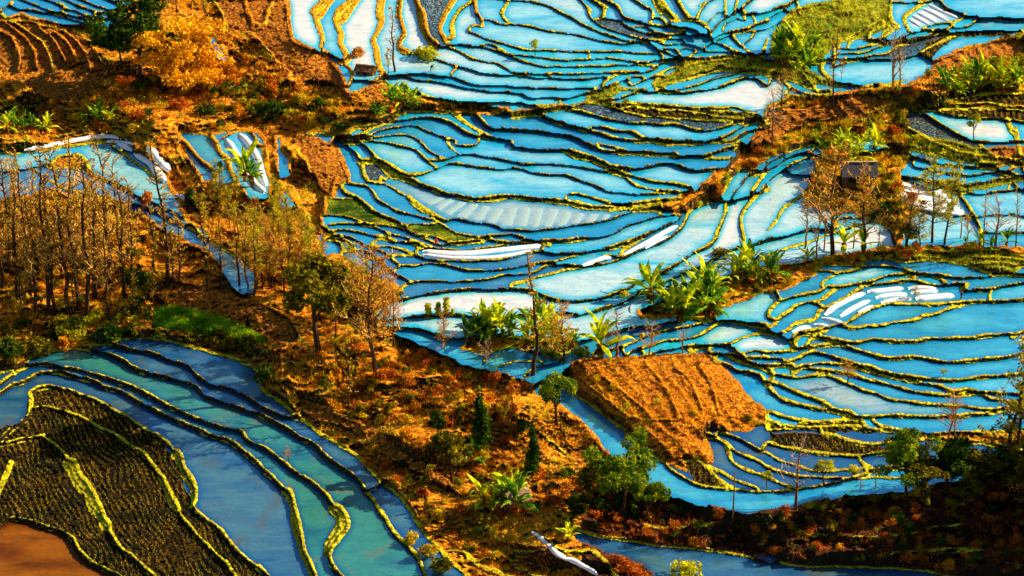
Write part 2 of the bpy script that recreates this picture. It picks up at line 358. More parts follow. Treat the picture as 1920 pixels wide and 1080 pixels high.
# ---- ground cover polygons, later ones on top: S dry slope, G green grass bank, B ploughed brown earth, D stubble field, W water ----
LAND = """
S . -250,30 0,38 30,30 58,34 110,44 175,50 225,66 252,62 225,20 245,0 245,-250 535,-250 535,0 540,25 547,67 557,80 592,95 612,107 632,125 642,140 655,175 690,160 715,150 735,156 752,170 770,176 795,182 860,193 960,199 960,206 1000,202 1040,194 1085,196 1110,172 1130,160 1165,160 1130,185 1090,200 1062,207 1000,215 960,222 900,213 840,211 780,208 750,217 720,228 690,240 642,258 600,252 575,248 620,268 640,290 650,310 655,337 640,345 630,350 625,372 614,372 612,395 605,430 598,450 610,475 640,475 665,500 700,515 740,530 760,545 745,562 712,580 705,600 722,617 760,632 800,650 830,662 870,680 900,690 945,697 975,712 997,724 1005,737 1025,745 1047,755 1065,767 1085,782 1100,797 1112,810 1150,860 1200,905 1250,925 1285,937 1335,950 1372,957 1405,962 1440,955 1465,951 1485,950 1545,935 1600,925 1700,920 1750,905 1920,885 2200,850 2200,1150 1900,1100 1780,1082 1760,1075 1715,1069 1665,1065 1615,1062 1540,1062 1490,1059 1460,1052 1440,1044 1385,1040 1335,1032 1285,1027 1235,1022 1185,1015 1147,1010 1110,1002 1078,992 1080,1012 1135,1035 1172,1045 1210,1060 1230,1080 1260,1350 860,1350 870,1075 845,1055 825,1032 805,1010 785,985 772,962 755,937 737,920 717,905 695,882 675,860 650,842 620,825 595,810 580,797 555,780 537,762 517,747 495,735 485,715 480,692 465,682 437,670 400,662 362,652 325,640 300,635 270,632 237,635 207,642 175,652 150,652 112,655 87,656 65,665 45,680 25,690 0,700 -250,790
B . 0,40 40,40 90,48 150,68 180,95 205,128 180,165 130,190 80,180 0,130 -250,60
B . 395,0 545,0 547,67 592,95 630,125 645,165 600,160 560,150 520,110 470,60 420,50
B . 545,262 575,250 620,268 640,290 650,310 655,337 640,345 625,372 600,360 575,310
B . 320,530 400,545 480,565 540,600 560,640 520,640 460,615 400,590 310,575 275,550
B . 555,735 600,755 640,780 700,800 760,850 840,900 870,935 800,905 740,860 660,810 570,780
B . 690,150 735,158 760,190 730,205 690,185
G . 290,580 330,575 400,590 460,615 500,640 470,650 420,640 340,620 285,615
G . 1000,215 1062,203 1090,196 1110,172 1130,160 1165,165 1220,165 1280,120 1380,108 1430,108 1500,125 1590,165 1500,160 1400,135 1320,135 1240,165 1180,170 1130,190 1040,205 1100,192 1200,195 1300,198 1420,215 1425,222 1350,230 1250,225 1160,205 1110,195 1060,208 960,225 960,215
G . 1480,20 1520,5 1560,0 1560,-250 1665,-250 1668,20 1675,45 1640,65 1600,75 1560,85 1540,125 1460,120 1440,100 1450,60
S . 1440,195 1480,180 1560,175 1650,160 1700,155 1740,135 1760,110 1800,90 1860,75 1920,60 2200,20 2200,190 1920,205 1740,205 1690,205 1700,240 1710,300 1690,320 1700,360 1740,380 1700,420 1690,460 1760,458 1850,460 1920,462 2200,470 2200,490 1920,480 1840,474 1740,472 1700,478 1640,490 1600,498 1550,497 1530,505 1530,515 1500,530 1470,545 1440,548 1400,565 1350,580 1340,600 1300,600 1200,600 1190,580 1240,560 1330,540 1380,505 1440,500 1560,478 1680,460 1660,430 1640,415 1600,400 1500,385 1520,330 1530,300 1545,282 1500,290 1450,310 1400,345 1350,378 1300,395 1285,400 1180,398 1240,380 1300,355 1330,330 1380,295 1420,245
B . 1440,215 1520,200 1620,175 1680,190 1600,225 1520,230 1440,270 1400,285
B . 1750,110 1800,95 1860,80 1920,72 1920,100 1800,130 1740,145
D . 1600,80 1700,75 1800,60 1900,58 1890,68 1800,70 1770,85 1745,112 1720,105 1740,80 1790,62 1640,75
D . 1130,195 1280,202 1350,200 1425,217 1370,222 1290,224 1200,217
G . 1690,248 1780,262 1870,285 1900,305 1870,312 1780,300 1710,285
B . 1850,275 1920,272 2200,270 2200,300 1920,300 1875,308
D . 1780,180 1920,172 2200,165 2200,200 1920,198 1780,190
D . 1700,205 1920,200 2200,200 2200,225 1920,230 1880,224 1800,220 1760,212
G . 1690,462 1800,470 1920,475 2200,480 2200,510 1920,505 1880,512 1820,500 1740,490 1690,488
G . 1700,330 1800,345 1920,330 1920,340 1810,362 1720,340
B . 1067,679 1110,668 1172,668 1210,667 1272,662 1322,661 1340,672 1360,687 1380,710 1397,735 1422,757 1440,770 1430,800 1400,812 1335,805 1322,815 1335,840 1340,868 1325,872 1285,862 1250,868 1220,855 1190,832 1172,812 1140,785 1115,765 1070,735 1060,700
S . 1322,861 1310,861 1290,868 1288,885 1265,880 1240,865
D . 1440,810 1540,812 1590,825 1640,838 1700,840 1700,850 1600,855 1520,848 1440,830
D . 1283,865 1310,862 1340,885 1365,912 1300,905
D . 1400,800 1440,790 1490,795 1560,790 1620,790 1620,800 1660,815 1560,812 1500,805
D . 60,730 100,725 180,745 250,785 300,825 330,860 345,910 360,930 365,950 420,1000 490,1078 520,1350 -250,1350 -250,980 0,800 40,790
W . -250,1350 -250,960 0,985 15,977 37,975 62,980 88,990 112,997 135,1010 150,1035 175,1057 225,1080 300,1350
W . -250,292 0,288 45,285 90,281 160,273 215,270 235,277 270,302 300,330 330,372 338,402 375,430 410,466 440,482 465,500 478,520 475,545 450,548 435,535 425,512 412,492 400,478 375,462 337,442 300,425 270,402 225,384 190,372 130,362 95,352 60,362 0,372 -250,385
B . 95,308 108,295 130,290 150,292 162,303 166,314 140,314 112,316
W . 335,255 350,250 375,250 395,262 410,290 425,310 440,330 430,345 405,345 385,335 370,320 350,285
W . 400,255 425,250 450,247 478,250 490,262 495,310 505,340 500,370 470,370 440,330 420,300
W . 520,262 530,275 541,300 540,325 527,330 521,300
W . 518,340 530,348 545,372 550,385 530,390 520,370
W . 392,62 402,72 412,85 424,113 410,108 400,90
S . 860,655 880,633 960,628 1060,632 1090,650 1060,662 1000,652 940,650 900,668
S . 1690,812 1780,812 1920,808 2200,806 2200,840 1920,838 1830,826 1750,820 1700,826
W . 1350,368 1368,335 1382,322 1410,318 1440,300 1455,288 1500,276 1535,270 1545,285 1520,330 1500,385 1440,380 1400,378
W . 1590,270 1640,260 1660,275 1640,280 1600,280
"""
X0,Y0,X1,Y1=-180,-130,2100,1210
ST=1.5
NX=int((X1-X0)/ST)+1; NY=int((Y1-Y0)/ST)+1
def parse(s):
    out=[]
    for ln in s.strip().splitlines():
        w=None;ox=oy=0;sc=1.0;pts=[];key=None
        for t in ln.split():
            if t[0]=='w' : w=float(t[1:])
            elif len(t)==1:
                if t=='.': ox=oy=0;sc=1.0
                elif key is None and t in 'SGBDW' and s is LAND: key=t
                else:
                    k=ord(t)-65; ox=480*(k%4); oy=270*(k//4); sc=.25
            else:
                a,b=t.split(','); pts.append((ox+float(a)*sc,oy+float(b)*sc))
        out.append((key,w,pts))
    return out
def spline(p,step=4.0):
    p=np.array(p,float)
    keep=[0]
    for i in range(1,len(p)):
        if np.hypot(*(p[i]-p[keep[-1]]))>2: keep.append(i)
    p=p[keep]
    if len(p)<2: return p
    q=np.vstack([2*p[0]-p[1],p,2*p[-1]-p[-2]])
    out=[]
    for i in range(1,len(q)-2):
        a,b,c,d=q[i-1:i+3]; n=max(1,int(np.hypot(*(c-b))/step))
        t=(np.arange(n)/n)[:,None]
        out.append(.5*((2*b)+(c-a)*t+(2*a-5*b+4*c-d)*t*t+(3*b-a-3*c+d)*t**3))
    out.append(p[-1:])
    return np.vstack(out)
def extend(p):
    p=[tuple(x) for x in p]
    for e in (0,-1):
        x,y=p[e]; x2,y2=p[1] if e==0 else p[-2]
        if x<14 or x>1906 or y<12 or y>1068:
            d=math.hypot(x-x2,y-y2); q=(x+(x-x2)/d*320,y+(y-y2)/d*320)
            p=[q]+p if e==0 else p+[q]
    return p
# ================= raster of the valley =================
for kw in ('LINES','LAND'): pass
land = parse(LAND)
def outward(p, e):
    x, y = p[e]; x2, y2 = p[1] if e == 0 else p[-2]
    hz = abs(x-x2) > .8*abs(y-y2)
    return (x < (60 if hz else 14) and x < x2-1) or (x > (1860 if hz else 1906) and x > x2+1) or (y < 12 and y < y2-1) or (y > 1066 and y > y2+1)
raw = [[k, w, [tuple(q) for q in p]] for k, w, p in parse(LINES)]
dense = [spline(p, 6) for k, w, p in raw]
for i, (k, w, p) in enumerate(raw):
    for e in (0, -1):
        x, y = p[e]
        if outward(p, e):
            x2, y2 = p[1] if e == 0 else p[-2]
            d = math.hypot(x-x2, y-y2); q = (x+(x-x2)/d*330, y+(y-y2)/d*330)
            if e == 0: p.insert(0, q)
            else: p.append(q)
            continue
        best = None
        for j, dj in enumerate(dense):
            if j == i: continue
            dd = np.hypot(dj[:, 0]-x, (dj[:, 1]-y)*1.3); m = dd.argmin()
            if best is None or dd[m] < best[0]: best = (dd[m], tuple(dj[m]))
        if 2.5 < best[0] < 24:
            if e == 0: p.insert(0, best[1])
            else: p.append(best[1])
lines = []
for k, w, p in raw:
    q = spline(p, 4)
    n = len(q); ph = rng.uniform(0, 6.28, 4); s = np.arange(n)*4
    q = q+np.stack([np.sin(s/23+ph[0])*.5+np.sin(s/9+ph[1])*.4, np.sin(s/19+ph[2])*.6+np.sin(s/8+ph[3])*.4], 1)
    lines.append((w, q))
gx = X0+np.arange(NX)*ST; gy = Y0+np.arange(NY)*ST
PX, PY = np.meshgrid(gx, gy)
cls = np.zeros((NY, NX), np.int8)                       # 0 W, 1 S, 2 G, 3 B, 4 D
KEY = dict(W=0, S=1, G=2, B=3, D=4)
def inside(poly, xx, yy):
    m = np.zeros(xx.shape, bool); n = len(poly)
    for i in range(n):
        x1, y1 = poly[i]; x2, y2 = poly[(i+1) % n]
        if y1 == y2: continue
        m ^= ((y1 > yy) != (y2 > yy)) & (xx < (x2-x1)*(yy-y1)/(y2-y1)+x1)
    return m
def vnoise(cx, cy, seed):                               # smooth noise, cell cx by cy sheet px
    r = np.random.default_rng(seed); nx = int((X1-X0)/cx)+4; ny = int((Y1-Y0)/cy)+4
    g = r.standard_normal((ny, nx)).astype(np.float32)
    fx = (PX[0]-X0)/cx+1; fy = (PY[:, 0]-Y0)/cy+1
    ix = np.clip(fx.astype(int), 0, nx-2); iy = np.clip(fy.astype(int), 0, ny-2)
    tx = fx-ix; ty = fy-iy; tx = tx*tx*(3-2*tx); ty = ty*ty*(3-2*ty)
    a = g[:, ix]*(1-tx)+g[:, ix+1]*tx
    return a[iy]*(1-ty)[:, None]+a[iy+1]*ty[:, None]
WX = PX+2.0*vnoise(14, 9, 1); WY = PY+1.6*vnoise(12, 8, 2)
for k, w, p in land:
    xs = [q[0] for q in p]; ys = [q[1] for q in p]
    a = int(max(0, (min(xs)-X0-8)/ST)); b = int(min(NX, (max(xs)-X0+8)/ST)); c = int(max(0, (min(ys)-Y0-8)/ST)); d = int(min(NY, (max(ys)-Y0+8)/ST))
    m = inside(p, WX[c:d, a:b], WY[c:d, a:b]); cls[c:d, a:b][m] = KEY[k]
lid = np.full((NY, NX), -1, np.int32); ldist = np.full((NY, NX), 9.0, np.float32)     # relative distance to the bank's axis
lny = np.zeros((NY, NX), np.float32); lnx = np.zeros((NY, NX), np.float32); lw = np.zeros((NY, NX), np.float32)
for i, (w, q) in enumerate(lines):
    for a, b in zip(q[:-1], q[1:]):
        ww = w or 5+min(max(a[1], 0), 1080)/1080*2.0
        ww = 1.05*ww*(1+.14*math.sin(a[0]*.11+a[1]*.07+i)+.14*math.sin(a[0]*.043-a[1]*.05+2*i)+.10*math.sin(a[0]*.31+i))
        h = ww/2
        x0 = int((min(a[0], b[0])-h-X0)/ST); x1 = int((max(a[0], b[0])+h-X0)/ST)+2
        y0 = int((min(a[1], b[1])-h-Y0)/ST); y1 = int((max(a[1], b[1])+h-Y0)/ST)+2
        x0 = max(x0, 0); y0 = max(y0, 0); x1 = min(x1, NX); y1 = min(y1, NY)
        if x1 <= x0 or y1 <= y0: continue
        X = PX[y0:y1, x0:x1]; Y = PY[y0:y1, x0:x1]; d = b-a; L = max(d@d, 1e-6); l = math.sqrt(L)
        t = np.clip(((X-a[0])*d[0]+(Y-a[1])*d[1])/L, 0, 1)
        dd = np.hypot(X-a[0]-t*d[0], Y-a[1]-t*d[1])/h
        m = (dd < 1) & (dd < ldist[y0:y1, x0:x1])
        nx_, ny_ = d[1]/l, -d[0]/l
        if ny_ > 0: nx_, ny_ = -nx_, -ny_               # points up the sheet (y grows downwards)
        ldist[y0:y1, x0:x1][m] = dd[m]; lid[y0:y1, x0:x1][m] = i; lw[y0:y1, x0:x1][m] = ww
        lnx[y0:y1, x0:x1][m] = nx_; lny[y0:y1, x0:x1][m] = ny_
bank = lid >= 0
# ---- level cells by run-length union-find ----
lab = np.full((NY, NX), -1, np.int32)
code = np.where(bank, -1, np.where(cls == 0, 0, np.where(cls == 4, 4, -1)))
parent = []
def find(a):
    while parent[a] != a: parent[a] = parent[parent[a]]; a = parent[a]
    return a
prev = []
for j in range(NY):
    row = code[j]; ch = np.flatnonzero(np.diff(row))+1; st = np.r_[0, ch]; en = np.r_[ch, NX]; cur = []
    for a, b in zip(st, en):
        v = row[a]
        if v < 0: continue
        idn = len(parent); parent.append(idn); cur.append((a, b, v, idn)); lab[j, a:b] = idn
    pi = 0
    for a, b, v, idn in cur:
        while pi < len(prev) and prev[pi][1] <= a: pi += 1
        k = pi
        while k < len(prev) and prev[k][0] < b:
            if prev[k][2] == v:
                ra, rb = find(idn), find(prev[k][3])
                if ra != rb: parent[max(ra, rb)] = min(ra, rb)
            k += 1
    prev = cur
roots = np.array([find(i) for i in range(len(parent))]); u, inv = np.unique(roots, return_inverse=True)
lab[lab >= 0] = inv[lab[lab >= 0]]
cnt = np.bincount(lab[lab >= 0], minlength=len(u)); small = cnt < 26
lab[(lab >= 0) & small[np.clip(lab, 0, None)]] = -1
ncell = len(u)
# ---- heights: banks step up, paddies stay level, slopes rise ----
ppm = np.interp(gy, [0, 540, 1080], [9.6, 12.0, 15.2])[:, None]*np.ones((1, NX))
LIP = 0.11
tot = 0.92*lw/(ppm*.913)
stepv = np.clip(tot-LIP, .05, .8)
f = np.clip(np.abs(lny)*1.6-.15, 0, 1)
GYf = np.where(bank, stepv/np.maximum(lw/ST, 1)*np.abs(lny)*f, 0.0)
GXf = np.where(bank, stepv/np.maximum(lw/ST, 1)*lnx*f, 0.0)
sl = (lab < 0) & ~bank
GYf = np.where(sl, .030*ST*12/ppm, GYf)
inS = (cls > 0) & (cls < 4) & bank
GYf = np.where(inS, .030*ST*12/ppm, GYf); GXf = np.where(inS, 0, GXf)
kreg = (cls == 3) & (PX > 1000) & (PX < 1460) & (PY > 640) & (PY < 900); GYf = np.where(kreg, .010*ST*12/ppm, GYf)
K = 3
sub = lab[::K, ::K]; sy, sx = sub.shape
uid = np.where(sub >= 0, sub, 0); free = sub < 0
uid = uid.astype(np.int64); uid[free] = ncell+np.arange(free.sum()); NU = ncell+int(free.sum())
cyg = np.cumsum(GYf, 0); cxg = np.cumsum(GXf, 1)
ty_ = (cyg[K::K, ::K][:sy-1]-cyg[:-K:K, ::K][:sy-1])        # rise going from row j+1 up to row j
tx_ = (cxg[::K, K::K][:, :sx-1]-cxg[::K, :-K:K][:, :sx-1])  # rise going right
def wt(a, b): return np.where(free[a] | free[b], np.where(free[a] & free[b], .5, 1.0), 1.0)
A1 = uid[:-1].ravel(); B1 = uid[1:].ravel(); T1 = ty_.ravel()
A2 = uid[:, 1:].ravel(); B2 = uid[:, :-1].ravel(); T2 = tx_.ravel()
EA = np.r_[A1, A2]; EB = np.r_[B1, B2]; ET = np.r_[T1, T2]; EWt = np.r_[np.full(len(A1), 1.0), np.full(len(A2), .8)]
mm = EA != EB; EA, EB, ET, EWt = EA[mm], EB[mm], ET[mm], EWt[mm]
def lap(z):
    d = (z[EA]-z[EB])*EWt
    return np.bincount(EA, d, NU)-np.bincount(EB, d, NU)+1e-7*z
rhs = np.bincount(EA, ET*EWt, NU)-np.bincount(EB, ET*EWt, NU)
diag = np.bincount(EA, EWt, NU)+np.bincount(EB, EWt, NU)+1e-7
zz = np.zeros(NU); r = rhs-lap(zz); zc = r/diag; pz = zc.copy(); rz = r@zc
for it in range(700):
    Ap = lap(pz); al = rz/(pz@Ap); zz += al*pz; r -= al*Ap
    if it % 50 == 0 and np.abs(r).max() < 1e-4: break
    zc = r/diag; rz2 = r@zc; pz = zc+rz2/rz*pz; rz = rz2
zs = zz[uid]; mid = zs[sy//2, sx//2]; zs = zs-mid; lev = zz[:ncell]-mid
print('cells', ncell-small.sum(), 'unknown', NU, 'iters', it, 'z range', zs.min(), zs.max())
# upsample free heights
fy = np.clip(np.arange(NY)/K, 0, sy-1.001); fx = np.clip(np.arange(NX)/K, 0, sx-1.001); iy = fy.astype(int); ix = fx.astype(int)
tyy = (fy-iy)[:, None]; txx = (fx-ix)[None]
Zsm = (zs[iy][:, ix]*(1-tyy)+zs[iy+1][:, ix]*tyy)*(1-txx)+(zs[iy][:, ix+1]*(1-tyy)+zs[iy+1][:, ix+1]*tyy)*txx
def mfilter(a, n, fn):
    for _ in range(n):
        b = a.copy(); b[1:] = fn(b[1:], a[:-1]); b[:-1] = fn(b[:-1], a[1:]); a = b
        b = a.copy(); b[:, 1:] = fn(b[:, 1:], a[:, :-1]); b[:, :-1] = fn(b[:, :-1], a[:, 1:]); a = b
    return a
LV = np.where(lab >= 0, lev[np.clip(lab, 0, None)], -1e3)
LVmax = mfilter(LV, 4, np.maximum)
rough = .16*vnoise(34, 15, 3)+.11*vnoise(15, 7, 4)+.07*vnoise(7, 4, 5)
fine = .05*vnoise(5, 3.2, 6)+.035*vnoise(3, 2.2, 8)
big = .9*vnoise(120, 60, 9)+.45*vnoise(60, 28, 10)
amp = np.select([cls == 1, cls == 2, cls == 3], [.95, .8, .4], 0.0)
amp = np.where(lab >= 0, 0, amp)
def blur(a, n):
    for _ in range(n):
        a = (a+np.roll(a, 1, 0)+np.roll(a, -1, 0))/3; a = (a+np.roll(a, 1, 1)+np.roll(a, -1, 1))/3
    return a
inner = blur((sl | inS).astype(np.float32), 8)             # fades relief out near the water
inner = np.clip((inner-.5)*2, 0, 1)
Z = Zsm+amp*rough*(.25+.75*inner)+np.where((cls == 1), 1, .2)*big*inner*(amp > 0)+fine*(amp > 0)
near = LVmax > -500
# old dry terraces: the slopes go down in small worn steps, the ploughed fields in furrows
stp = .75+.25*vnoise(90, 50, 61); ph_ = (Z+.5*vnoise(50, 30, 62)+.012*(PX-960)*.5)/stp; fr = ph_-np.floor(ph_); saw = np.where(fr < .72, -fr*.8, (fr-.72)/.28*.576*1.0-.576)+.3
Z = Z+np.where((cls == 1) & (lab < 0), stp*.75*saw*inner*(.6+.4*np.tanh(vnoise(70, 40, 63)+.6)), 0)
fa = (PX*.55+PY*1.0+5*vnoise(40, 30, 64))/13.0; fur_ = np.abs(fa-np.floor(fa)-.5)*2
fb = (PX*.9-PY*.75+5*vnoise(40, 30, 65))/26.0; furb = np.abs(fb-np.floor(fb)-.5)*2
Z = Z+np.where((cls == 3) & (lab < 0), (.10*fur_*inner+.20*furb**2*inner*(PX > 1000)), 0)
knm = (cls == 3) & (PX > 1000) & (PX < 1460) & (PY > 640) & (PY < 900); ka, kb, kc, kd = int((960-X0)/ST), int((1500-X0)/ST), int((600-Y0)/ST), int((940-Y0)/ST)
kn = np.zeros((NY, NX), np.float32); kn[kc:kd, ka:kb] = blur(knm[kc:kd, ka:kb].astype(np.float32), 520); Z = Z+np.where(knm, 1.5*np.clip((kn-.5)*2, 0, 1), 0)
Z = np.where(sl & near, np.maximum(Z, LVmax+.04+.05*np.abs(fine)*10), Z)
prof = np.sqrt(np.clip(1-ldist*ldist, 0, 1))
bz = np.where(near, np.maximum(LVmax, Zsm-.3), Z)+LIP*1.15*(.45+.55*prof)+fine*1.0
bz = np.where(inS & ~near, Z+np.where((cls == 3) & (PX < 260), .62, .30)*prof, bz)
Z = np.where(bank, bz, Z)
wet = lab >= 0
iswater = wet & (cls == 0); isfield = wet & (cls == 4)
Z = np.where(iswater, LV-.14, Z)
fur = .05*vnoise(4.2, 3.0, 21)+.04*vnoise(8, 4, 22)
fd = (PX*.8-PY*.45+7*vnoise(50, 40, 66))/9.0; Z = np.where(isfield, LV+fur*1.6+.10*np.abs(fd-np.floor(fd)-.5), Z)
# ---- rays: every sheet point lands where its height says; walls stay upright ----
vrow = (540-gy)/FPX; dyr = math.cos(PITCH)+vrow*math.sin(PITCH); dzr = -math.sin(PITCH)+vrow*math.cos(PITCH)
rr = dyr/(-dzr)
Yp = np.full(NX, -1e9)
for j in range(NY-1, -1, -1):
    zmax = HC-Yp/rr[j]
    Z[j] = np.minimum(Z[j], zmax+.006)
    Yp = np.maximum(Yp, (HC-Z[j])*rr[j])
def place_xyz(z, px, j):
    t = (HC-z)/(-dzr[j]); return t*(px-960)/FPX, t*dyr[j], z
J = np.arange(NY)[:, None]
T = (HC-Z)/(-dzr[:, None]); VX = T*(PX-960)/FPX; VY = T*dyr[:, None]
surfZ = np.where(iswater, LV, Z)
def P(px, py):                                          # world point of the ground under a sheet point
    i = min(max(int(round((px-X0)/ST)), 0), NX-1); j = min(max(int(round((py-Y0)/ST)), 0), NY-1)
    z = surfZ[j, i]; t = (HC-z)/(-dzr[j]); return (t*(px-960)/FPX, t*dyr[j], float(z))
def PPM(py): return float(np.interp(py, [0, 540, 1080], [9.6, 12.0, 15.2]))
def ppm_at(px, py):
    x, y, z = P(px, py); return FPX/(y*math.cos(PITCH)+(HC-z)*math.sin(PITCH))
# ================= materials =================
def mat(name):
    m = bpy.data.materials.new(name); m.use_nodes = True
    return m, m.node_tree, m.node_tree.nodes['Principled BSDF']
def ramp(nt, stops, inter='LINEAR'):
    r = nt.nodes.new('ShaderNodeValToRGB'); r.color_ramp.interpolation = inter
    e = r.color_ramp.elements
    while len(e) < len(stops): e.new(.5)
    for k, (p, c) in enumerate(stops): e[k].position = p; e[k].color = (*c, 1)
    return r
def noise(nt, scale, detail=3, rough=.55, vec=None, dist=0):
    n = nt.nodes.new('ShaderNodeTexNoise'); n.inputs['Scale'].default_value = scale; n.inputs['Detail'].default_value = detail
    n.inputs['Roughness'].default_value = rough; n.inputs['Distortion'].default_value = dist
    if vec is not None: nt.links.new(vec, n.inputs['Vector'])
    return n
def geo(nt): return nt.nodes.new('ShaderNodeNewGeometry').outputs['Position']
def mixc(nt, f, a, b, mode='MIX'):
    m = nt.nodes.new('ShaderNodeMix'); m.data_type = 'RGBA'; m.blend_type = mode
    for s, i in ((f, 0), (a, 6), (b, 7)):
        if hasattr(s, 'is_output'): nt.links.new(s, m.inputs[i])
        elif i == 0: m.inputs[0].default_value = s
        else: m.inputs[i].default_value = (*s, 1)
    return m.outputs[2]
def bump(nt, b, h, strength=.5, dist=.1):
    n = nt.nodes.new('ShaderNodeBump'); n.inputs['Strength'].default_value = strength; n.inputs['Distance'].default_value = dist
    nt.links.new(h, n.inputs['Height']); nt.links.new(n.outputs[0], b.inputs['Normal'])
def ground(name, stops, s1, s2, c2, lo=.45, hi=.6, bstr=.6, mud_shade=0):
    m, nt, b = mat(name); g = geo(nt)
    n1 = noise(nt, s1, 6, .65, g); r1 = ramp(nt, stops); nt.links.new(n1.outputs[0], r1.inputs[0])
    n2 = noise(nt, s2, 4, .6, g); r2 = ramp(nt, [(lo, (0, 0, 0)), (hi, (1, 1, 1))]); nt.links.new(n2.outputs[0], r2.inputs[0])
    c = mixc(nt, r2.outputs[0], r1.outputs[0], c2)
    nt.links.new(c, b.inputs['Base Color']); b.inputs['Roughness'].default_value = 1; b.inputs['Specular IOR Level'].default_value = .1
    n3 = noise(nt, 5.5, 4, .7, g); bump(nt, b, n3.outputs[0], bstr, .25)
    if mud_shade:                                             # upright faces of a bank get their shade painted in as dark muddy brown
        gn = nt.nodes.new('ShaderNodeNewGeometry'); sp = nt.nodes.new('ShaderNodeSeparateXYZ'); nt.links.new(gn.outputs['Normal'], sp.inputs[0])
        r3 = ramp(nt, [(mud_shade-.18, (1, 1, 1)), (mud_shade+.10, (0, 0, 0))]); nt.links.new(sp.outputs[2], r3.inputs[0])
        c2_ = mixc(nt, r3.outputs[0], c, (.022, .014, .006)); nt.links.new(c2_, b.inputs['Base Color'])
    return m
M = {}
M['bank'] = ground('bank_grass', [(.3, (.05, .03, .004)), (.43, (.14, .12, .005)), (.52, (.62, .52, .007)), (.62, (.80, .66, .009)), (.72, (.16, .22, .006))], 1.2, .09, (.36, .30, .008), .40, .66, .4, .74)
M['bankwarm'] = ground('bank_dry_grass', [(.3, (.16, .05, .006)), (.45, (.50, .24, .008)), (.6, (.68, .44, .010)), (.75, (.50, .42, .012))], 1.7, .12, (.50, .22, .008), .5, .62, .5, .58)
M['slope'] = ground('dry_slope_grass', [(.30, (.03, .010, .003)), (.42, (.20, .055, .005)), (.51, (.66, .22, .006)), (.62, (.90, .38, .008)), (.78, (.62, .42, .012))], 1.1, .07, (.46, .30, .008), .58, .72, .9, .70)
M['green'] = ground('green_slope_grass', [(.3, (.02, .04, .005)), (.45, (.12, .16, .008)), (.6, (.40, .38, .012)), (.75, (.52, .42, .010))], 1.0, .1, (.07, .13, .006), .5, .62, .8, .62)
M['brown'] = ground('ploughed_earth', [(.34, (.035, .010, .004)), (.46, (.22, .062, .008)), (.56, (.50, .17, .008)), (.70, (.78, .33, .010))], 1.7, .11, (.34, .10, .008), .5, .7, .9, .60)
def stubble():
    m, nt, b = mat('rice_stubble'); g = geo(nt)
    n1 = noise(nt, 2.6, 4, .7, g); r1 = ramp(nt, [(.38, (.002, .0015, .001)), (.50, (.008, .005, .002)), (.58, (.06, .032, .003)), (.72, (.40, .18, .008))]); nt.links.new(n1.outputs[0], r1.inputs[0])
    n2 = noise(nt, .13, 3, .6, g); r2 = ramp(nt, [(.4, (0, 0, 0)), (.62, (1, 1, 1))]); nt.links.new(n2.outputs[0], r2.inputs[0])
    c = mixc(nt, r2.outputs[0], r1.outputs[0], (.006, .007, .003))
    nt.links.new(c, b.inputs['Base Color']); b.inputs['Roughness'].default_value = .95; b.inputs['Specular IOR Level'].default_value = .04
    n3 = noise(nt, 6, 4, .7, g); bump(nt, b, n3.outputs[0], 1, .2)
    return m
M['knoll'] = ground('dry_knoll_grass', [(.34, (.05, .014, .004)), (.45, (.30, .085, .006)), (.54, (.66, .23, .006)), (.68, (.88, .38, .010))], 1.5, .10, (.52, .17, .006), .5, .7, .9, .5)
M['slopeshade'] = ground('slope_painted_shade', [(.36, (.010, .005, .003)), (.50, (.05, .014, .004)), (.60, (.22, .055, .006)), (.72, (.50, .15, .008))], 1.0, .10, (.035, .014, .004), .45, .62, .9, .72)  # slope colour darkened to paint in the shade at lower right
M['stubble'] = stubble()
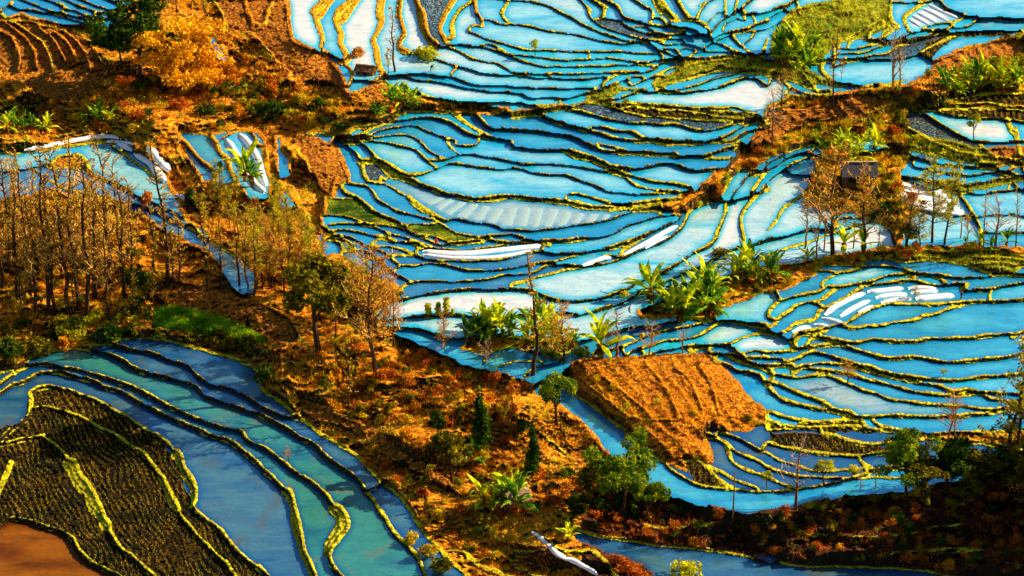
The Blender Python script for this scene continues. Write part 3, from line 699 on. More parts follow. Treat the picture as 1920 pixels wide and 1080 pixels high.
def water(name, deep, sheen_tone, amt, speck=0.0, mud_shade=None, mirror=.5, tint=(.75, .93, 1.0)):
    """shallow paddy water: sky and bank reflections painted into its colour, over a muddy floor, with a mirror of the sky"""
    m, nt, b = mat(name); g = geo(nt); oi = nt.nodes.new('ShaderNodeObjectInfo')
    mp = nt.nodes.new('ShaderNodeMapping'); mp.inputs['Scale'].default_value = (.06, .16, .05); mp.inputs['Rotation'].default_value = (0, 0, .35); nt.links.new(g, mp.inputs[0])
    ad = nt.nodes.new('ShaderNodeVectorMath'); ad.operation = 'ADD'; nt.links.new(mp.outputs[0], ad.inputs[0])
    cb = nt.nodes.new('ShaderNodeCombineXYZ'); sm = nt.nodes.new('ShaderNodeMath'); sm.operation = 'MULTIPLY'; sm.inputs[1].default_value = 40
    nt.links.new(oi.outputs['Random'], sm.inputs[0]); nt.links.new(sm.outputs[0], cb.inputs[2]); nt.links.new(cb.outputs[0], ad.inputs[1])
    n = noise(nt, 1.0, 5, .55, ad.outputs[0], .6); lo = .62-.36*amt; r = ramp(nt, [(max(lo-.10, 0), (0, 0, 0)), (min(lo+.14, 1), (1, 1, 1))]); nt.links.new(n.outputs[0], r.inputs[0])
    at = nt.nodes.new('ShaderNodeAttribute'); at.attribute_name = 'shore'          # painted reflection tone fades to a bluer fringe along the banks
    ml = nt.nodes.new('ShaderNodeMath'); ml.operation = 'MULTIPLY'; nt.links.new(r.outputs[0], ml.inputs[0]); nt.links.new(at.outputs['Fac'], ml.inputs[1])
    c = mixc(nt, ml.outputs[0], deep, sheen_tone)
    mp2 = nt.nodes.new('ShaderNodeMapping'); mp2.inputs['Scale'].default_value = (.25, 1.3, 1); mp2.inputs['Rotation'].default_value = (0, 0, .9); nt.links.new(g, mp2.inputs[0])
    n5 = noise(nt, 1.0, 5, .65, mp2.outputs[0]); r5 = ramp(nt, [(.35, (.62, .66, .70)), (.62, (1, 1, 1))]); nt.links.new(n5.outputs[0], r5.inputs[0]); c = mixc(nt, .5, c, r5.outputs[0], 'MULTIPLY'); n6 = noise(nt, .45, 6, .7, g, 1.0); r6 = ramp(nt, [(.36, (.55, .66, .78)), (.56, (1, 1, 1))]); nt.links.new(n6.outputs[0], r6.inputs[0]); c = mixc(nt, .55, c, r6.outputs[0], 'MULTIPLY')
    n2 = noise(nt, 3.2, 3, .6, g); r2 = ramp(nt, [(.36, (.55, .55, .55)), (.5, (1, 1, 1))]); nt.links.new(n2.outputs[0], r2.inputs[0])
    c = mixc(nt, .35, c, r2.outputs[0], 'MULTIPLY')
    if mud_shade:
        n7 = noise(nt, .13, 6, .6, g, .8); r7 = ramp(nt, [(.56, (0, 0, 0)), (.70, (1, 1, 1))]); nt.links.new(n7.outputs[0], r7.inputs[0]); c = mixc(nt, r7.outputs[0], c, mud_shade)
    if speck:
        n3 = noise(nt, 2.2, 2, .5, g); r3 = ramp(nt, [(.60-speck*.2, (0, 0, 0)), (.62-speck*.2, (1, 1, 1))]); nt.links.new(n3.outputs[0], r3.inputs[0])
        c = mixc(nt, r3.outputs[0], c, (.03, .022, .008))
    nt.links.new(c, b.inputs['Base Color']); b.inputs['Roughness'].default_value = .35; b.inputs['Specular IOR Level'].default_value = .3 if mirror else .05
    gl = nt.nodes.new('ShaderNodeBsdfGlossy'); gl.inputs['Roughness'].default_value = .06; gl.inputs['Color'].default_value = (*tint, 1)
    wv = noise(nt, 1.8, 5, .7, g); bp = nt.nodes.new('ShaderNodeBump'); bp.inputs['Strength'].default_value = .35; bp.inputs['Distance'].default_value = .05
    nt.links.new(wv.outputs[0], bp.inputs['Height']); nt.links.new(bp.outputs[0], gl.inputs['Normal'])
    ms = nt.nodes.new('ShaderNodeMixShader'); ms.inputs[0].default_value = mirror
    nt.links.new(b.outputs[0], ms.inputs[1]); nt.links.new(gl.outputs[0], ms.inputs[2]); nt.links.new(ms.outputs[0], nt.nodes['Material Output'].inputs[0])
    return m
WM = dict(
    cyan=water('water_cyan', (.003, .46, .74), (.36, .74, .80), .60, mirror=.34, tint=(.32, .92, 1)),
    white=water('water_cloud_sheen', (.03, .58, .76), (.80, .77, .73), .88, mirror=.22, tint=(.7, .95, 1)),
    blue=water('water_blue', (.002, .28, .56), (.07, .48, .64), .50, mirror=.34, tint=(.2, .85, 1)),
    deep=water('water_deep', (.002, .075, .22), (.06, .17, .22), .5, mirror=.22, tint=(.10, .62, 1), mud_shade=(.07, .09, .07)),
    teal=water('water_teal', (.003, .10, .20), (.035, .23, .19), .72, mirror=.20, tint=(.12, .7, .9), mud_shade=(.10, .15, .10)),
    slate=water('water_slate', (.003, .09, .22), (.17, .21, .21), .72, speck=.12, mirror=.22, tint=(.2, .7, 1), mud_shade=(.18, .11, .035)),
    pale=water('water_pale', (.006, .52, .74), (.56, .74, .74), .78, mirror=.28, tint=(.4, .95, 1)),
    grey=water('water_grey', (.003, .17, .38), (.13, .32, .42), .55, mirror=.30, tint=(.3, .8, 1)),
    silver=water('water_silver', (.01, .30, .50), (.34, .48, .50), .8, mirror=.22, tint=(.5, .9, 1)),
    weedy=water('water_weedy', (.004, .26, .46), (.10, .26, .06), .45, speck=.2, mirror=.3, tint=(.35, .9, 1)),
    speck=water('water_stubbly', (.006, .30, .52), (.36, .52, .54), .6, speck=.6, mirror=.28, tint=(.4, .92, 1)),
    red=water('water_red', (.09, .018, .001), (.24, .070, .003), .7, mirror=.0, tint=(1, .5, .2)),
)
# ---- which paddy gets which water colour, painted sky reflection included ----
SEEDS = """white 560,40 white 690,50 cyan 615,60 white 785,45 pale 735,40 cyan 850,90 speck 815,30 speck 850,40 white 780,150 white 850,115 pale 830,135 white 880,180 white 960,200
cyan 1000,30 cyan 1060,60 cyan 920,20 cyan 1020,75 pale 1000,120 white 900,120 speck 1150,40 speck 1230,60 white 1430,20 white 1250,105 white 1340,180 white 1350,195 white 1400,195 pale 1290,190 speck 1250,150 speck 1190,222
white 1650,90 cyan 1600,130 pale 1600,55 white 1740,30 cyan 1730,95 speck 1760,85 speck 1720,90 speck 1740,240 white 1820,235 cyan 1900,240 cyan 1740,300 cyan 1800,335
cyan 860,330 white 900,340 silver 870,385 silver 1000,400 silver 1100,410 pale 1050,350 cyan 1100,290 cyan 1030,290 pale 990,290 blue 820,240 blue 770,250 blue 900,235 cyan 720,280 pale 770,310 blue 650,300 speck 700,330
blue 700,380 weedy 650,400 weedy 730,370 weedy 690,410 blue 860,430 weedy 900,420 cyan 950,440 weedy 850,450 cyan 1050,440 blue 800,510 grey 900,510 grey 850,495 grey 1000,490 grey 1050,480 pale 1120,470 grey 700,460 grey 660,450 grey 650,480
pale 1100,520 pale 1000,530 pale 1300,420 cyan 1340,430 cyan 1390,410 pale 1450,400 cyan 1470,420 cyan 1500,430 cyan 1370,350 cyan 1410,340 white 1470,340 white 1540,290 white 1580,460 cyan 1480,470 cyan 1450,440 pale 1250,540
white 850,570 white 900,600 pale 1150,560 white 1200,570 cyan 1040,580 white 1000,620 white 1080,620 cyan 1400,580 pale 1450,570 cyan 1500,560 pale 1380,620 cyan 1250,620 white 1400,650 cyan 1300,640 pale 1330,630 pale 1200,660
cyan 1850,400 white 1700,370 pale 1870,430 cyan 1700,460 pale 1600,500 pale 1720,520 pale 1590,520 pale 1570,540 cyan 1850,540 blue 1680,590 blue 1800,600 blue 1750,640 cyan 1600,680 blue 1870,670 blue 1550,700 silver 1560,740 silver 1620,750 blue 1470,740 blue 1500,770 blue 1700,740 blue 1650,700 blue 1800,780 blue 1650,790
deep 1450,830 deep 1600,860 deep 1350,850 speck 1400,890 deep 1480,870 blue 1300,900 blue 1400,940 blue 1550,915 blue 1060,750 blue 1100,780 blue 1180,830 blue 960,670 deep 1720,1010 deep 1200,1040 deep 1350,1050 deep 1130,1060
teal 200,680 teal 400,750 teal 600,860 teal 700,1000 deep 250,700 deep 350,680 deep 450,740 grey 380,670 grey 320,650 blue 150,700 deep 350,830 deep 200,770 slate 400,900 slate 450,950 grey 20,760 deep 100,720 teal 580,960 teal 560,830 teal 640,840 deep 740,970 deep 620,800 slate 500,1000 slate 600,950 deep 720,900 red 60,1040
blue 50,20 blue 150,20 blue 100,8 blue 200,30 blue 30,30 blue 407,90 blue 360,290 blue 400,310 cyan 430,290 cyan 390,270 blue 350,260 grey 100,335 cyan 250,330 blue 100,300 pale 30,310 pale 200,340 grey 300,390 blue 300,400 blue 350,420 grey 440,520 blue 160,295 blue 530,350 white 455,270 cyan 600,260"""
seed = {}
tk = SEEDS.split()
def labat(px, py): return int(lab[int(round((py-Y0)/ST)), int(round((px-X0)/ST))])
for a, b in zip(tk[::2], tk[1::2]):
    px, py = map(float, b.split(',')); l = labat(px, py)
    if l >= 0: seed.setdefault(l, a)
# ================= terrain objects =================
def tag(o, label=None, cat=None, group=None, kind=None):
    if label: o['label'] = label
    if cat: o['category'] = cat
    if group: o['group'] = group
    if kind: o['kind'] = kind
    return o
def mesh_np(name, verts, faces, m=None, smooth=True, nper=4):
    me = bpy.data.meshes.new(name); nf = len(faces)
    me.vertices.add(len(verts)); me.vertices.foreach_set('co', np.ascontiguousarray(verts, np.float32).ravel())
    me.loops.add(nf*nper); me.loops.foreach_set('vertex_index', np.ascontiguousarray(faces, np.int32).ravel())
    me.polygons.add(nf); me.polygons.foreach_set('loop_start', np.arange(0, nf*nper, nper, dtype=np.int32))
    try: me.polygons.foreach_set('loop_total', np.full(nf, nper, np.int32))
    except Exception: pass
    if smooth: me.polygons.foreach_set('use_smooth', np.ones(nf, bool))
    me.update(calc_edges=True)
    if m: me.materials.append(m)
    return me
def obj(name, me, parent=None):
    o = bpy.data.objects.new(name, me); C.objects.link(o)
    if parent is not None: o.parent = parent
    return o
V3 = np.stack([VX, VY, Z], -1).reshape(-1, 3)
# drop the lake beds that nobody can see
deepw = iswater.copy()
er = ~mfilter(~deepw, 3, np.logical_or)
keyv = np.where(bank, 1000+lid, np.where(cls == 4, 4, np.where(cls == 0, 1, cls+10)))
keyv = np.where((cls == 0) & (lab < 0) & ~bank, 12, keyv); keyv = np.where(iswater, 1, keyv)
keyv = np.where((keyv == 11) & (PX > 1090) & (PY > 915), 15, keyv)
keyv = np.where((keyv == 13) & (PX > 1000) & (PX < 1460) & (PY > 640) & (PY < 900), 14, keyv)
fk = keyv[:-1, :-1]; skip = er[:-1, :-1] & er[1:, 1:] & er[:-1, 1:] & er[1:, :-1]
fi, fj = np.nonzero(~skip); keys = fk[fi, fj]
# connected pieces of the big slopes are cut into named regions by class only
order = np.argsort(keys, kind='stable'); fi, fj, keys = fi[order], fj[order], keys[order]
bnds = np.r_[0, np.flatnonzero(np.diff(keys))+1, len(keys)]
warm_poly = [(380, -200), (900, -200), (900, 130), (720, 160), (600, 250), (640, 300), (610, 420), (300, 420), (300, 240), (0, 200), (-200, 200), (-200, 40), (380, 30)]
warm = inside(warm_poly, PX, PY)
NAMES = {1: ('paddy_mud', 'brown'), 4: ('stubble_field', 'stubble'), 11: ('dry_hillside', 'slope'), 12: ('grassy_bank', 'green'), 13: ('ploughed_field', 'brown'), 14: ('dry_knoll', 'knoll'), 15: ('shade_painted_slope', 'slopeshade')}
for a, b in zip(bnds[:-1], bnds[1:]):
    k = int(keys[a]); I = fi[a:b]; Jx = fj[a:b]; base = I*NX+Jx
    q = np.stack([base+NX, base+NX+1, base+1, base], 1); uu, iv = np.unique(q, return_inverse=True)
    if k >= 1000:
        wm = warm[I, Jx].mean() > .5; c_ = np.bincount(cls[I, Jx], minlength=5)
        nm = 'paddy_bank'; mt = M['bankwarm' if wm else 'bank']
        if c_[3] > .4*len(I): nm = 'field_ridge'; mt = M['knoll']
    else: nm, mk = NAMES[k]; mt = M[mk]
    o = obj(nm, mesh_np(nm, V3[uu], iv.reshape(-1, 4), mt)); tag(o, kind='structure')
# ---- water: one level sheet per paddy ----
shore = np.clip((np.clip(blur(iswater.astype(np.float32), 26), 0, 1)-.62)/.34, 0, 1)
def water_sheet(l, j0, j1, i0, i1, m):
    sub_ = m[j0:j1, i0:i1]; h, w = sub_.shape
    fm = sub_
    B = 4; hb, wb = h//B*B, w//B*B
    blk = fm[:hb, :wb].reshape(hb//B, B, wb//B, B).all((1, 3)); big_ = np.kron(blk, np.ones((B, B), bool)); rest = fm.copy(); rest[:hb, :wb] &= ~big_
    r1, c1 = np.nonzero(rest); r2, c2 = np.nonzero(blk); r2, c2 = r2*B, c2*B
    r = np.r_[r1, r2]+j0; c = np.r_[c1, c2]+i0; s = np.r_[np.ones(len(r1), int), np.full(len(r2), B)]
    q = np.stack([(r+s)*NX+c, (r+s)*NX+c+s, r*NX+c+s, r*NX+c], 1)
    uu, iv = np.unique(q, return_inverse=True); jj = uu//NX; ii = uu % NX
    z = lev[l]; t = (HC-z)/(-dzr[np.clip(jj, 0, NY-1)])
    v = np.stack([t*(X0+ii*ST-960)/FPX, t*dyr[np.clip(jj, 0, NY-1)], np.full(len(uu), z)], 1)
    return v, iv.reshape(-1, 4), jj, ii
lw_ = np.where(iswater, lab, -1)
js, is_ = np.nonzero(iswater); ls = lab[js, is_]
oo = np.argsort(ls, kind='stable'); js, is_, ls = js[oo], is_[oo], ls[oo]
cut = np.r_[0, np.flatnonzero(np.diff(ls))+1, len(ls)]
nwater = 0
for a, b in zip(cut[:-1], cut[1:]):
    l = int(ls[a]); j0 = max(js[a:b].min()-3, 0); j1 = min(js[a:b].max()+4, NY-1); i0 = max(is_[a:b].min()-3, 0); i1 = min(is_[a:b].max()+4, NX-1)
    m = np.zeros((NY, NX), bool)[:1]  # placeholder
    mloc = lab[j0:j1, i0:i1] == l
    g_ = mloc.copy()
    pad = np.pad(mloc, 2); hh_, ww_ = mloc.shape
    for dj, di in ((1, 0), (-1, 0), (-2, 0), (0, 1), (0, -1), (-1, 1), (-1, -1)):
        g_ |= pad[2-dj:2-dj+hh_, 2-di:2-di+ww_]
    full = np.zeros((j1-j0, i1-i0), bool); full[:] = g_
    class _V:                                           # lets water_sheet index by absolute rows
        def __init__(s, a): s.a = a
        def __getitem__(s, k): return s.a
    v, q, jj_, ii_ = water_sheet(l, j0, j1, i0, i1, _V(full))
    cy = gy[js[a:b]].mean(); cx = gx[is_[a:b]].mean()
    kind = seed.get(l)
    if kind is None:
        if cy > 640 and cx < 900: kind = 'deep'
        elif cy > 800: kind = 'deep'
        elif cx < 330 and cy < 120: kind = 'blue'
        elif cy < 210: kind = ('cyan', 'pale', 'cyan', 'cyan', 'pale')[l % 5]
        elif cy < 420: kind = ('blue', 'cyan', 'cyan')[l % 3]
        elif cx < 900: kind = ('grey', 'blue')[l % 2]
        else: kind = ('cyan', 'blue', 'blue')[l % 3]
    me_ = mesh_np('paddy_water', v, q, WM[kind], smooth=False); at_ = me_.attributes.new('shore', 'FLOAT', 'POINT'); at_.data.foreach_set('value', shore[jj_, ii_].astype(np.float32)); o = obj('paddy_water', me_); tag(o, kind='structure'); nwater += 1
print('water sheets', nwater)
# ================= plants =================
def leafmat(name, a, b_, c_, scale=.7):
    m, nt, b = mat(name); g = geo(nt); n = noise(nt, scale, 3, .6, g)
    r = ramp(nt, [(.36, a), (.5, b_), (.64, c_)]); nt.links.new(n.outputs[0], r.inputs[0])
    df = nt.nodes.new('ShaderNodeBsdfDiffuse'); tl = nt.nodes.new('ShaderNodeBsdfTranslucent'); ms = nt.nodes.new('ShaderNodeMixShader'); ms.inputs[0].default_value = .35
    for s in (df, tl): nt.links.new(r.outputs[0], s.inputs['Color'])
    nt.links.new(df.outputs[0], ms.inputs[1]); nt.links.new(tl.outputs[0], ms.inputs[2]); nt.links.new(ms.outputs[0], nt.nodes['Material Output'].inputs[0]); nt.nodes.remove(b)
    return m
def plain(name, col, rough=.9, spec=.2, var=.0):
    m, nt, b = mat(name); b.inputs['Roughness'].default_value = rough; b.inputs['Specular IOR Level'].default_value = spec
    if var:
        n = noise(nt, 3.0, 4, .6, geo(nt)); r = ramp(nt, [(.35, tuple(v*(1-var) for v in col)), (.65, tuple(min(v*(1+var), 1) for v in col))]); nt.links.new(n.outputs[0], r.inputs[0]); nt.links.new(r.outputs[0], b.inputs['Base Color'])
    else: b.inputs['Base Color'].default_value = (*col, 1)
    return m
LM = dict(
    dark=leafmat('leaves_dark_green', (.010, .030, .004), (.03, .07, .006), (.14, .17, .008)),
    green=leafmat('leaves_green', (.03, .08, .005), (.15, .22, .008), (.38, .38, .010)),
    lime=leafmat('leaves_yellow_green', (.12, .14, .006), (.46, .42, .010), (.70, .58, .012)),
    orange=leafmat('leaves_orange', (.22, .06, .005), (.60, .22, .008), (.80, .42, .010)),
    gold=leafmat('leaves_gold', (.24, .12, .006), (.62, .38, .008), (.72, .55, .012)),
    rust=leafmat('leaves_rust', (.18, .03, .008), (.52, .11, .010), (.66, .22, .012)),
    olive=leafmat('leaves_olive', (.03, .03, .004), (.14, .11, .006), (.38, .28, .008)),
)
BARK = plain('bark_dark', (.055, .024, .010), .95, .1, .5); BARKW = plain('bark_warm', (.20, .085, .02), .95, .1, .5); TWIG = plain('twig_tan', (.62, .32, .05), .95, .1, .4); TWIGP = plain('twig_pale', (.55, .36, .22), .95, .1, .3)
STEM = plain('banana_stem', (.20, .10, .012), .8, .2, .5)
BAN = leafmat('banana_leaf', (.10, .20, .005), (.50, .56, .010), (.85, .74, .012), .8); BAND = leafmat('banana_leaf_shade', (.015, .07, .006), (.08, .22, .010), (.42, .46, .012), 1.0)  # lit and shaded leaf tones painted in, chosen per plant
def prism(V, F, a, b, ra, rb, n=4):
    a = np.array(a, float); b = np.array(b, float); d = b-a; L = np.linalg.norm(d)
    if L < 1e-6: return
    d /= L; s = np.cross(d, (0, 0, 1.0) if abs(d[2]) < .9 else (1.0, 0, 0)); s /= np.linalg.norm(s); t = np.cross(d, s)
    base = len(V)
    for q, r in ((a, ra), (b, rb)):
        for k in range(n):
            an = 6.2832*k/n; V.append(tuple(q+r*(math.cos(an)*s+math.sin(an)*t)))
    for k in range(n): F.append((base+k, base+(k+1) % n, base+n+(k+1) % n, base+n+k))
def pymesh(name, V, F, m=None, smooth=False):
    me = bpy.data.meshes.new(name); me.from_pydata([tuple(map(float, v)) for v in V], [], F); me.update()
    if m: me.materials.append(m)
    if smooth:
        me.polygons.foreach_set('use_smooth', np.ones(len(F), bool))
    return me
def leaves(blobs, n, size, r, flat=.0):
    """n leaf-sized triangles through ellipsoid clumps (x,y,z,rx,ry,rz)"""
    bl = np.array(blobs, float); w = (bl[:, 3]*bl[:, 4]*bl[:, 5])**.75; idx = r.choice(len(bl), n, p=w/w.sum()); b = bl[idx]
    d = r.standard_normal((n, 3)); d /= np.linalg.norm(d, axis=1)[:, None]; rad = r.uniform(.45, 1.0, n)**.5*r.uniform(.75, 1.12, n)
    c = b[:, :3]+d*rad[:, None]*b[:, 3:6]
    u = r.standard_normal((n, 3)); u[:, 2] -= .2; u /= np.linalg.norm(u, axis=1)[:, None]; v = np.cross(u, r.standard_normal((n, 3))); v /= np.linalg.norm(v, axis=1)[:, None]
    s = size*r.uniform(.6, 1.4, n)[:, None]
    V = np.stack([c-u*s*.5, c+v*s*.42, c+u*s*.6, c-v*s*.42], 1).reshape(-1, 3)
    F = np.arange(n*4).reshape(-1, 4)
    return V, F
def bare_skeleton(seed, h=10., spread=.22, nb=26, up=.9, start=.3, r0=.16, twigs=4, wob=.02):
    """tapered trunk with rising side branches and twigs (z up to h)"""
    r = random.Random(seed); V, F = [], []; Vt, Ft = [], []; tips = []
    pts = [(0, 0, -.4)]; x = y = 0
    nseg = 9
    for k in range(1, nseg+1):
        x += r.uniform(-wob, wob)*h; y += r.uniform(-wob, wob)*h; pts.append((x, y, h*k/nseg))
    for k in range(nseg): prism(V, F, pts[k], pts[k+1], r0*(1-k/nseg*.85), r0*(1-(k+1)/nseg*.85), 6)
    for k in range(nb):
        f = start+(1-start)*(k+r.random())/nb; q = f*nseg; i = min(int(q), nseg-1); t = q-i
        a = tuple(pts[i][c]*(1-t)+pts[i+1][c]*t for c in range(3)); an = r.uniform(0, 6.28)
        L = h*spread*(1.15-f*.75)*r.uniform(.6, 1.2); e = up*r.uniform(.6, 1.3); rb = r0*.30*(1.1-f*.7)+.012
        prev = a; dirx, diry, dz = math.cos(an), math.sin(an), e
        for s_ in range(3):
            l = L/3; dz += r.uniform(-.15, .3); nx = math.hypot(1, dz)
            b = (prev[0]+dirx*l/nx*1.1, prev[1]+diry*l/nx*1.1, prev[2]+dz*l/nx)
            prism(V, F, prev, b, rb*(1-s_*.3), rb*(1-(s_+1)*.3)+.008, 3)
            for _ in range(twigs):
                a2 = r.uniform(0, 6.28); l2 = L*.30*r.uniform(.5, 1.3); tt = r.random(); p0 = tuple(prev[c]*(1-tt)+b[c]*tt for c in range(3))
                p1 = (p0[0]+(math.cos(a2)*.7+dirx*.3)*l2, p0[1]+(math.sin(a2)*.7+diry*.3)*l2, p0[2]+l2*r.uniform(.2, 1.1))
                prism(Vt, Ft, p0, p1, .026, .010, 3); tips.append(p1)
            prev = b
            dirx += r.uniform(-.4, .4); diry += r.uniform(-.4, .4)
        tips.append(prev)
    return V, F, Vt, Ft, tips
MESH = {}
def variants(key, fn, n):
    if key not in MESH: MESH[key] = [fn(100*len(MESH)+k) for k in range(n)]
    return MESH[key]
def mk_bare(bark, twig, leaf, frac, spread=.2, nb=26, up=.9, start=.3, lsize=.28, twigs=4, r0=.15):
    def fn(seed):
        V, F, Vt, Ft, tips = bare_skeleton(seed, 10., spread, nb, up, start, r0, twigs); r = np.random.default_rng(seed)
        out = [('trunk', pymesh('trunk', V, F, bark)), ('twigs', pymesh('twigs', Vt, Ft, twig))]
        if leaf and frac > 0:
            tp = np.array(tips); k = r.choice(len(tp), int(len(tp)*min(frac, 1))); b = np.hstack([tp[k], np.full((len(k), 3), .22)])
            v, f = leaves(b, int(len(k)*3.2), lsize*.55, r); out.append(('crown', mesh_np('crown', v, f, leaf, False)))
        return out
    return fn
def mk_leafy(leaf, bark, shape, n=2200, lsize=.38, trunkf=.3, branches=10):
    def fn(seed):
        r = np.random.default_rng(seed); rr_ = random.Random(seed); V, F = [], []
        blobs = shape(r)
        bend = r.uniform(-.35, .35, 2); P0 = np.array((0, 0, -.4)); P1 = np.array((bend[0], bend[1], 10*trunkf)); top = np.array((bend[0]*1.5, bend[1]*1.5, 7.0))
        prism(V, F, P0, P1, .26, .19, 7); prism(V, F, P1, top, .19, .06, 6)
        for k in range(min(branches, len(blobs))):
            b = blobs[k]; t = r.uniform(0, .7); s = P1*(1-t)+top*t; e = np.array(b[:3]); m_ = (s+e)/2+r.uniform(-.3, .3, 3); m_[2] -= .2
            prism(V, F, s, m_, .10, .07, 4); prism(V, F, m_, e, .07, .03, 4)
        v, f = leaves(blobs, n, lsize, r)
        return [('trunk', pymesh('trunk', V, F, bark)), ('crown', mesh_np('crown', v, f, leaf, False))]
    return fn
def sh_round(r):
    out = []
    for _ in range(16):
        a = r.uniform(0, 6.28); e = r.uniform(-.5, 1); R_ = r.uniform(1.2, 2.6); out.append((math.cos(a)*R_*math.cos(e), math.sin(a)*R_*math.cos(e), 6.3+math.sin(e)*2.6, *(r.uniform(.7, 1.35, 3)*np.array((1, 1, .75)))))
    return out
def sh_wide(r):
    out = []
    for _ in range(20):
        a = r.uniform(0, 6.28); R_ = r.uniform(.8, 4.4); out.append((math.cos(a)*R_, math.sin(a)*R_, 6.6+r.uniform(-2.0, 2.2)-R_*.2, *(r.uniform(.8, 1.6, 3)*np.array((1, 1, .7)))))
    return out
def sh_cone(r):
    return [(*(r.uniform(-.5, .5, 2)*(1-z/10.5)), z, *(np.array((1.5, 1.5, .75))*(1.05-z/10.2))) for z in np.linspace(1.6, 9.7, 16)]
def sh_pole(r):
    return [(*r.uniform(-.25, .25, 2), z, .9-abs(z-5)*.08, .9-abs(z-5)*.08, .9) for z in np.linspace(1.5, 9.3, 9)]
KT = {
    'forest': (mk_bare(BARK, TWIG, LM['gold'], .16, .17, 30, .8, .25, .22, 5), 5),
    'forestgreen': (mk_bare(BARK, TWIG, LM['olive'], .5, .17, 34, .7, .12, .34), 4),
    'bareorange': (mk_bare(BARK, TWIG, LM['orange'], .38, .30, 36, .9, .22, .24, 6), 4),
    'pole': (mk_bare(BARK, TWIG, LM['gold'], .25, .12, 26, .5, .2, .25), 3),
    'barepale': (mk_bare(BARKW, TWIGP, None, 0, .34, 22, 1.3, .25, r0=.2), 3),
    'bareredtw': (mk_bare(BARKW, TWIG, LM['rust'], .25, .34, 26, 1.1, .25, .2), 3),
    'yellowtree': (mk_bare(BARK, TWIG, LM['lime'], .9, .26, 34, .7, .25, .34), 3),
    'dark': (mk_leafy(LM['dark'], BARK, sh_round, 2600, .42), 2),
    'bigdark': (mk_leafy(LM['dark'], BARK, sh_wide, 4200, .36, .2), 2),
    'green': (mk_leafy(LM['green'], BARK, sh_round, 2200, .36), 3),
    'greenwide': (mk_leafy(LM['green'], BARK, sh_wide, 4600, .34, .2), 2),
    'lime': (mk_leafy(LM['lime'], BARK, sh_round, 1400, .40), 2),
    'bamboo': (mk_leafy(leafmat('bamboo_leaves', (.36, .13, .005), (.85, .40, .008), (.95, .62, .012)), BARKW, lambda r: sh_wide(r)+[(b[0]*.8, b[1]*.8, b[2]*.45, b[3], b[4], b[5]) for b in sh_wide(r)], 7500, .30, .1), 1),
    'olive': (mk_leafy(LM['olive'], BARK, sh_round, 2400, .38, .25), 2),
    'cone': (mk_leafy(LM['dark'], BARK, sh_cone, 2600, .34, .15, 0), 2),
    'poplar': (mk_leafy(LM['lime'], BARK, sh_pole, 700, .5, .12, 0), 2),
}
used = {}
def tree(kind, px, py, top, label, cat='tree', group=None, width=1.0, name=None):
    fn, n = KT[kind]; vs = variants(kind, fn, n); k = used.get(kind, 0); used[kind] = k+1; parts = vs[k % n]
    x, y, z = P(px, py); h = max(py-top, 6)/(ppm_at(px, py)*.913)/10.0
    nm = name or {'cone': 'conifer_tree', 'bamboo': 'bamboo_clump', 'poplar': 'sapling'}.get(kind, 'bare_tree' if 'bare' in kind or kind in ('forest', 'pole') else 'leafy_tree')
    t = bpy.data.objects.new(nm, None); C.objects.link(t); t.location = (x, y, z-.05); t.rotation_euler = (0, 0, random.uniform(0, 6.28)); t.scale = (h*width, h*width, h)
    tag(t, label, cat, group)
    for pn, me in parts:
        o = obj(pn, me, t)
        if pn != 'trunk': o['kind'] = 'stuff'
    return t
# ---- bananas ----
def banana_leaf_mesh(seed):
    r = random.Random(seed); V, F = [], []; L = 2.9; n = 7; e0 = r.uniform(.75, 1.45)
    x = z = 0; pts = []
    for k in range(n+1):
        f = k/n; ang = e0-f*f*r.uniform(1.0, 2.2); pts.append((x, z)); x += math.cos(ang)*L/n; z += math.sin(ang)*L/n
    for k, (x, z) in enumerate(pts):
        f = k/n; w = .31*math.sin(min(1, max(.04, (f-.1)*1.25))*math.pi)**.6 if f > .1 else .03
        if k == n: w = .04
        V += [(x, -w, z-w*.35), (x, 0, z), (x, w, z-w*.35)]
    for k in range(n):
        a = 3*k
        for s in (0, 1): F.append((a+s, a+3+s, a+4+s, a+1+s))
    return V, F
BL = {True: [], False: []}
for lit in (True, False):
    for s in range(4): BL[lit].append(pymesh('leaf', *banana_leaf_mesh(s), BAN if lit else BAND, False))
def stem_mesh():
    V, F = [], []; prism(V, F, (0, 0, -.3), (.03, 0, .7), .19, .15, 7); prism(V, F, (.03, 0, .7), (.0, .04, 1.4), .15, .08, 7)
    return pymesh('stem', V, F, STEM, True)
BS = stem_mesh()
SK = []
for k in range(3):
    r_ = np.random.default_rng(70+k); a_, f_ = leaves([(0, 0, .85, .26, .26, .45), (.1, 0, .6, .28, .28, .4)], 34, .42, r_); SK.append(mesh_np('dead_leaves', a_, f_, LM['olive' if k < 2 else 'rust'], False))
def banana(px, py, top, label, group, nl=13):
    x, y, z = P(px, py); h = (py-top)/(ppm_at(px, py)*.913)/3.6
    t = bpy.data.objects.new('banana_plant', None); C.objects.link(t); t.location = (x, y, z); t.scale = (h,)*3; t.rotation_euler = (random.uniform(-.08, .08), random.uniform(-.08, .08), random.uniform(0, 6.28))
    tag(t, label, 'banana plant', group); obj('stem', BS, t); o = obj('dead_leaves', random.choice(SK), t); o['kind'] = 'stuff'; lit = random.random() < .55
    for k in range(nl):
        o = obj('leaf', BL[lit][k % 4], t); o.location = (0, 0, .95+.05*k); o.rotation_euler = (random.uniform(-.3, .3), random.uniform(-.4, .15) - (-.75 if k in (0, 1, 2, 3) else 0), k*2.4+random.uniform(-.3, .3)); s = random.uniform(.6, 1.2); o.scale = (s, s*random.uniform(.8, 1.15), s)
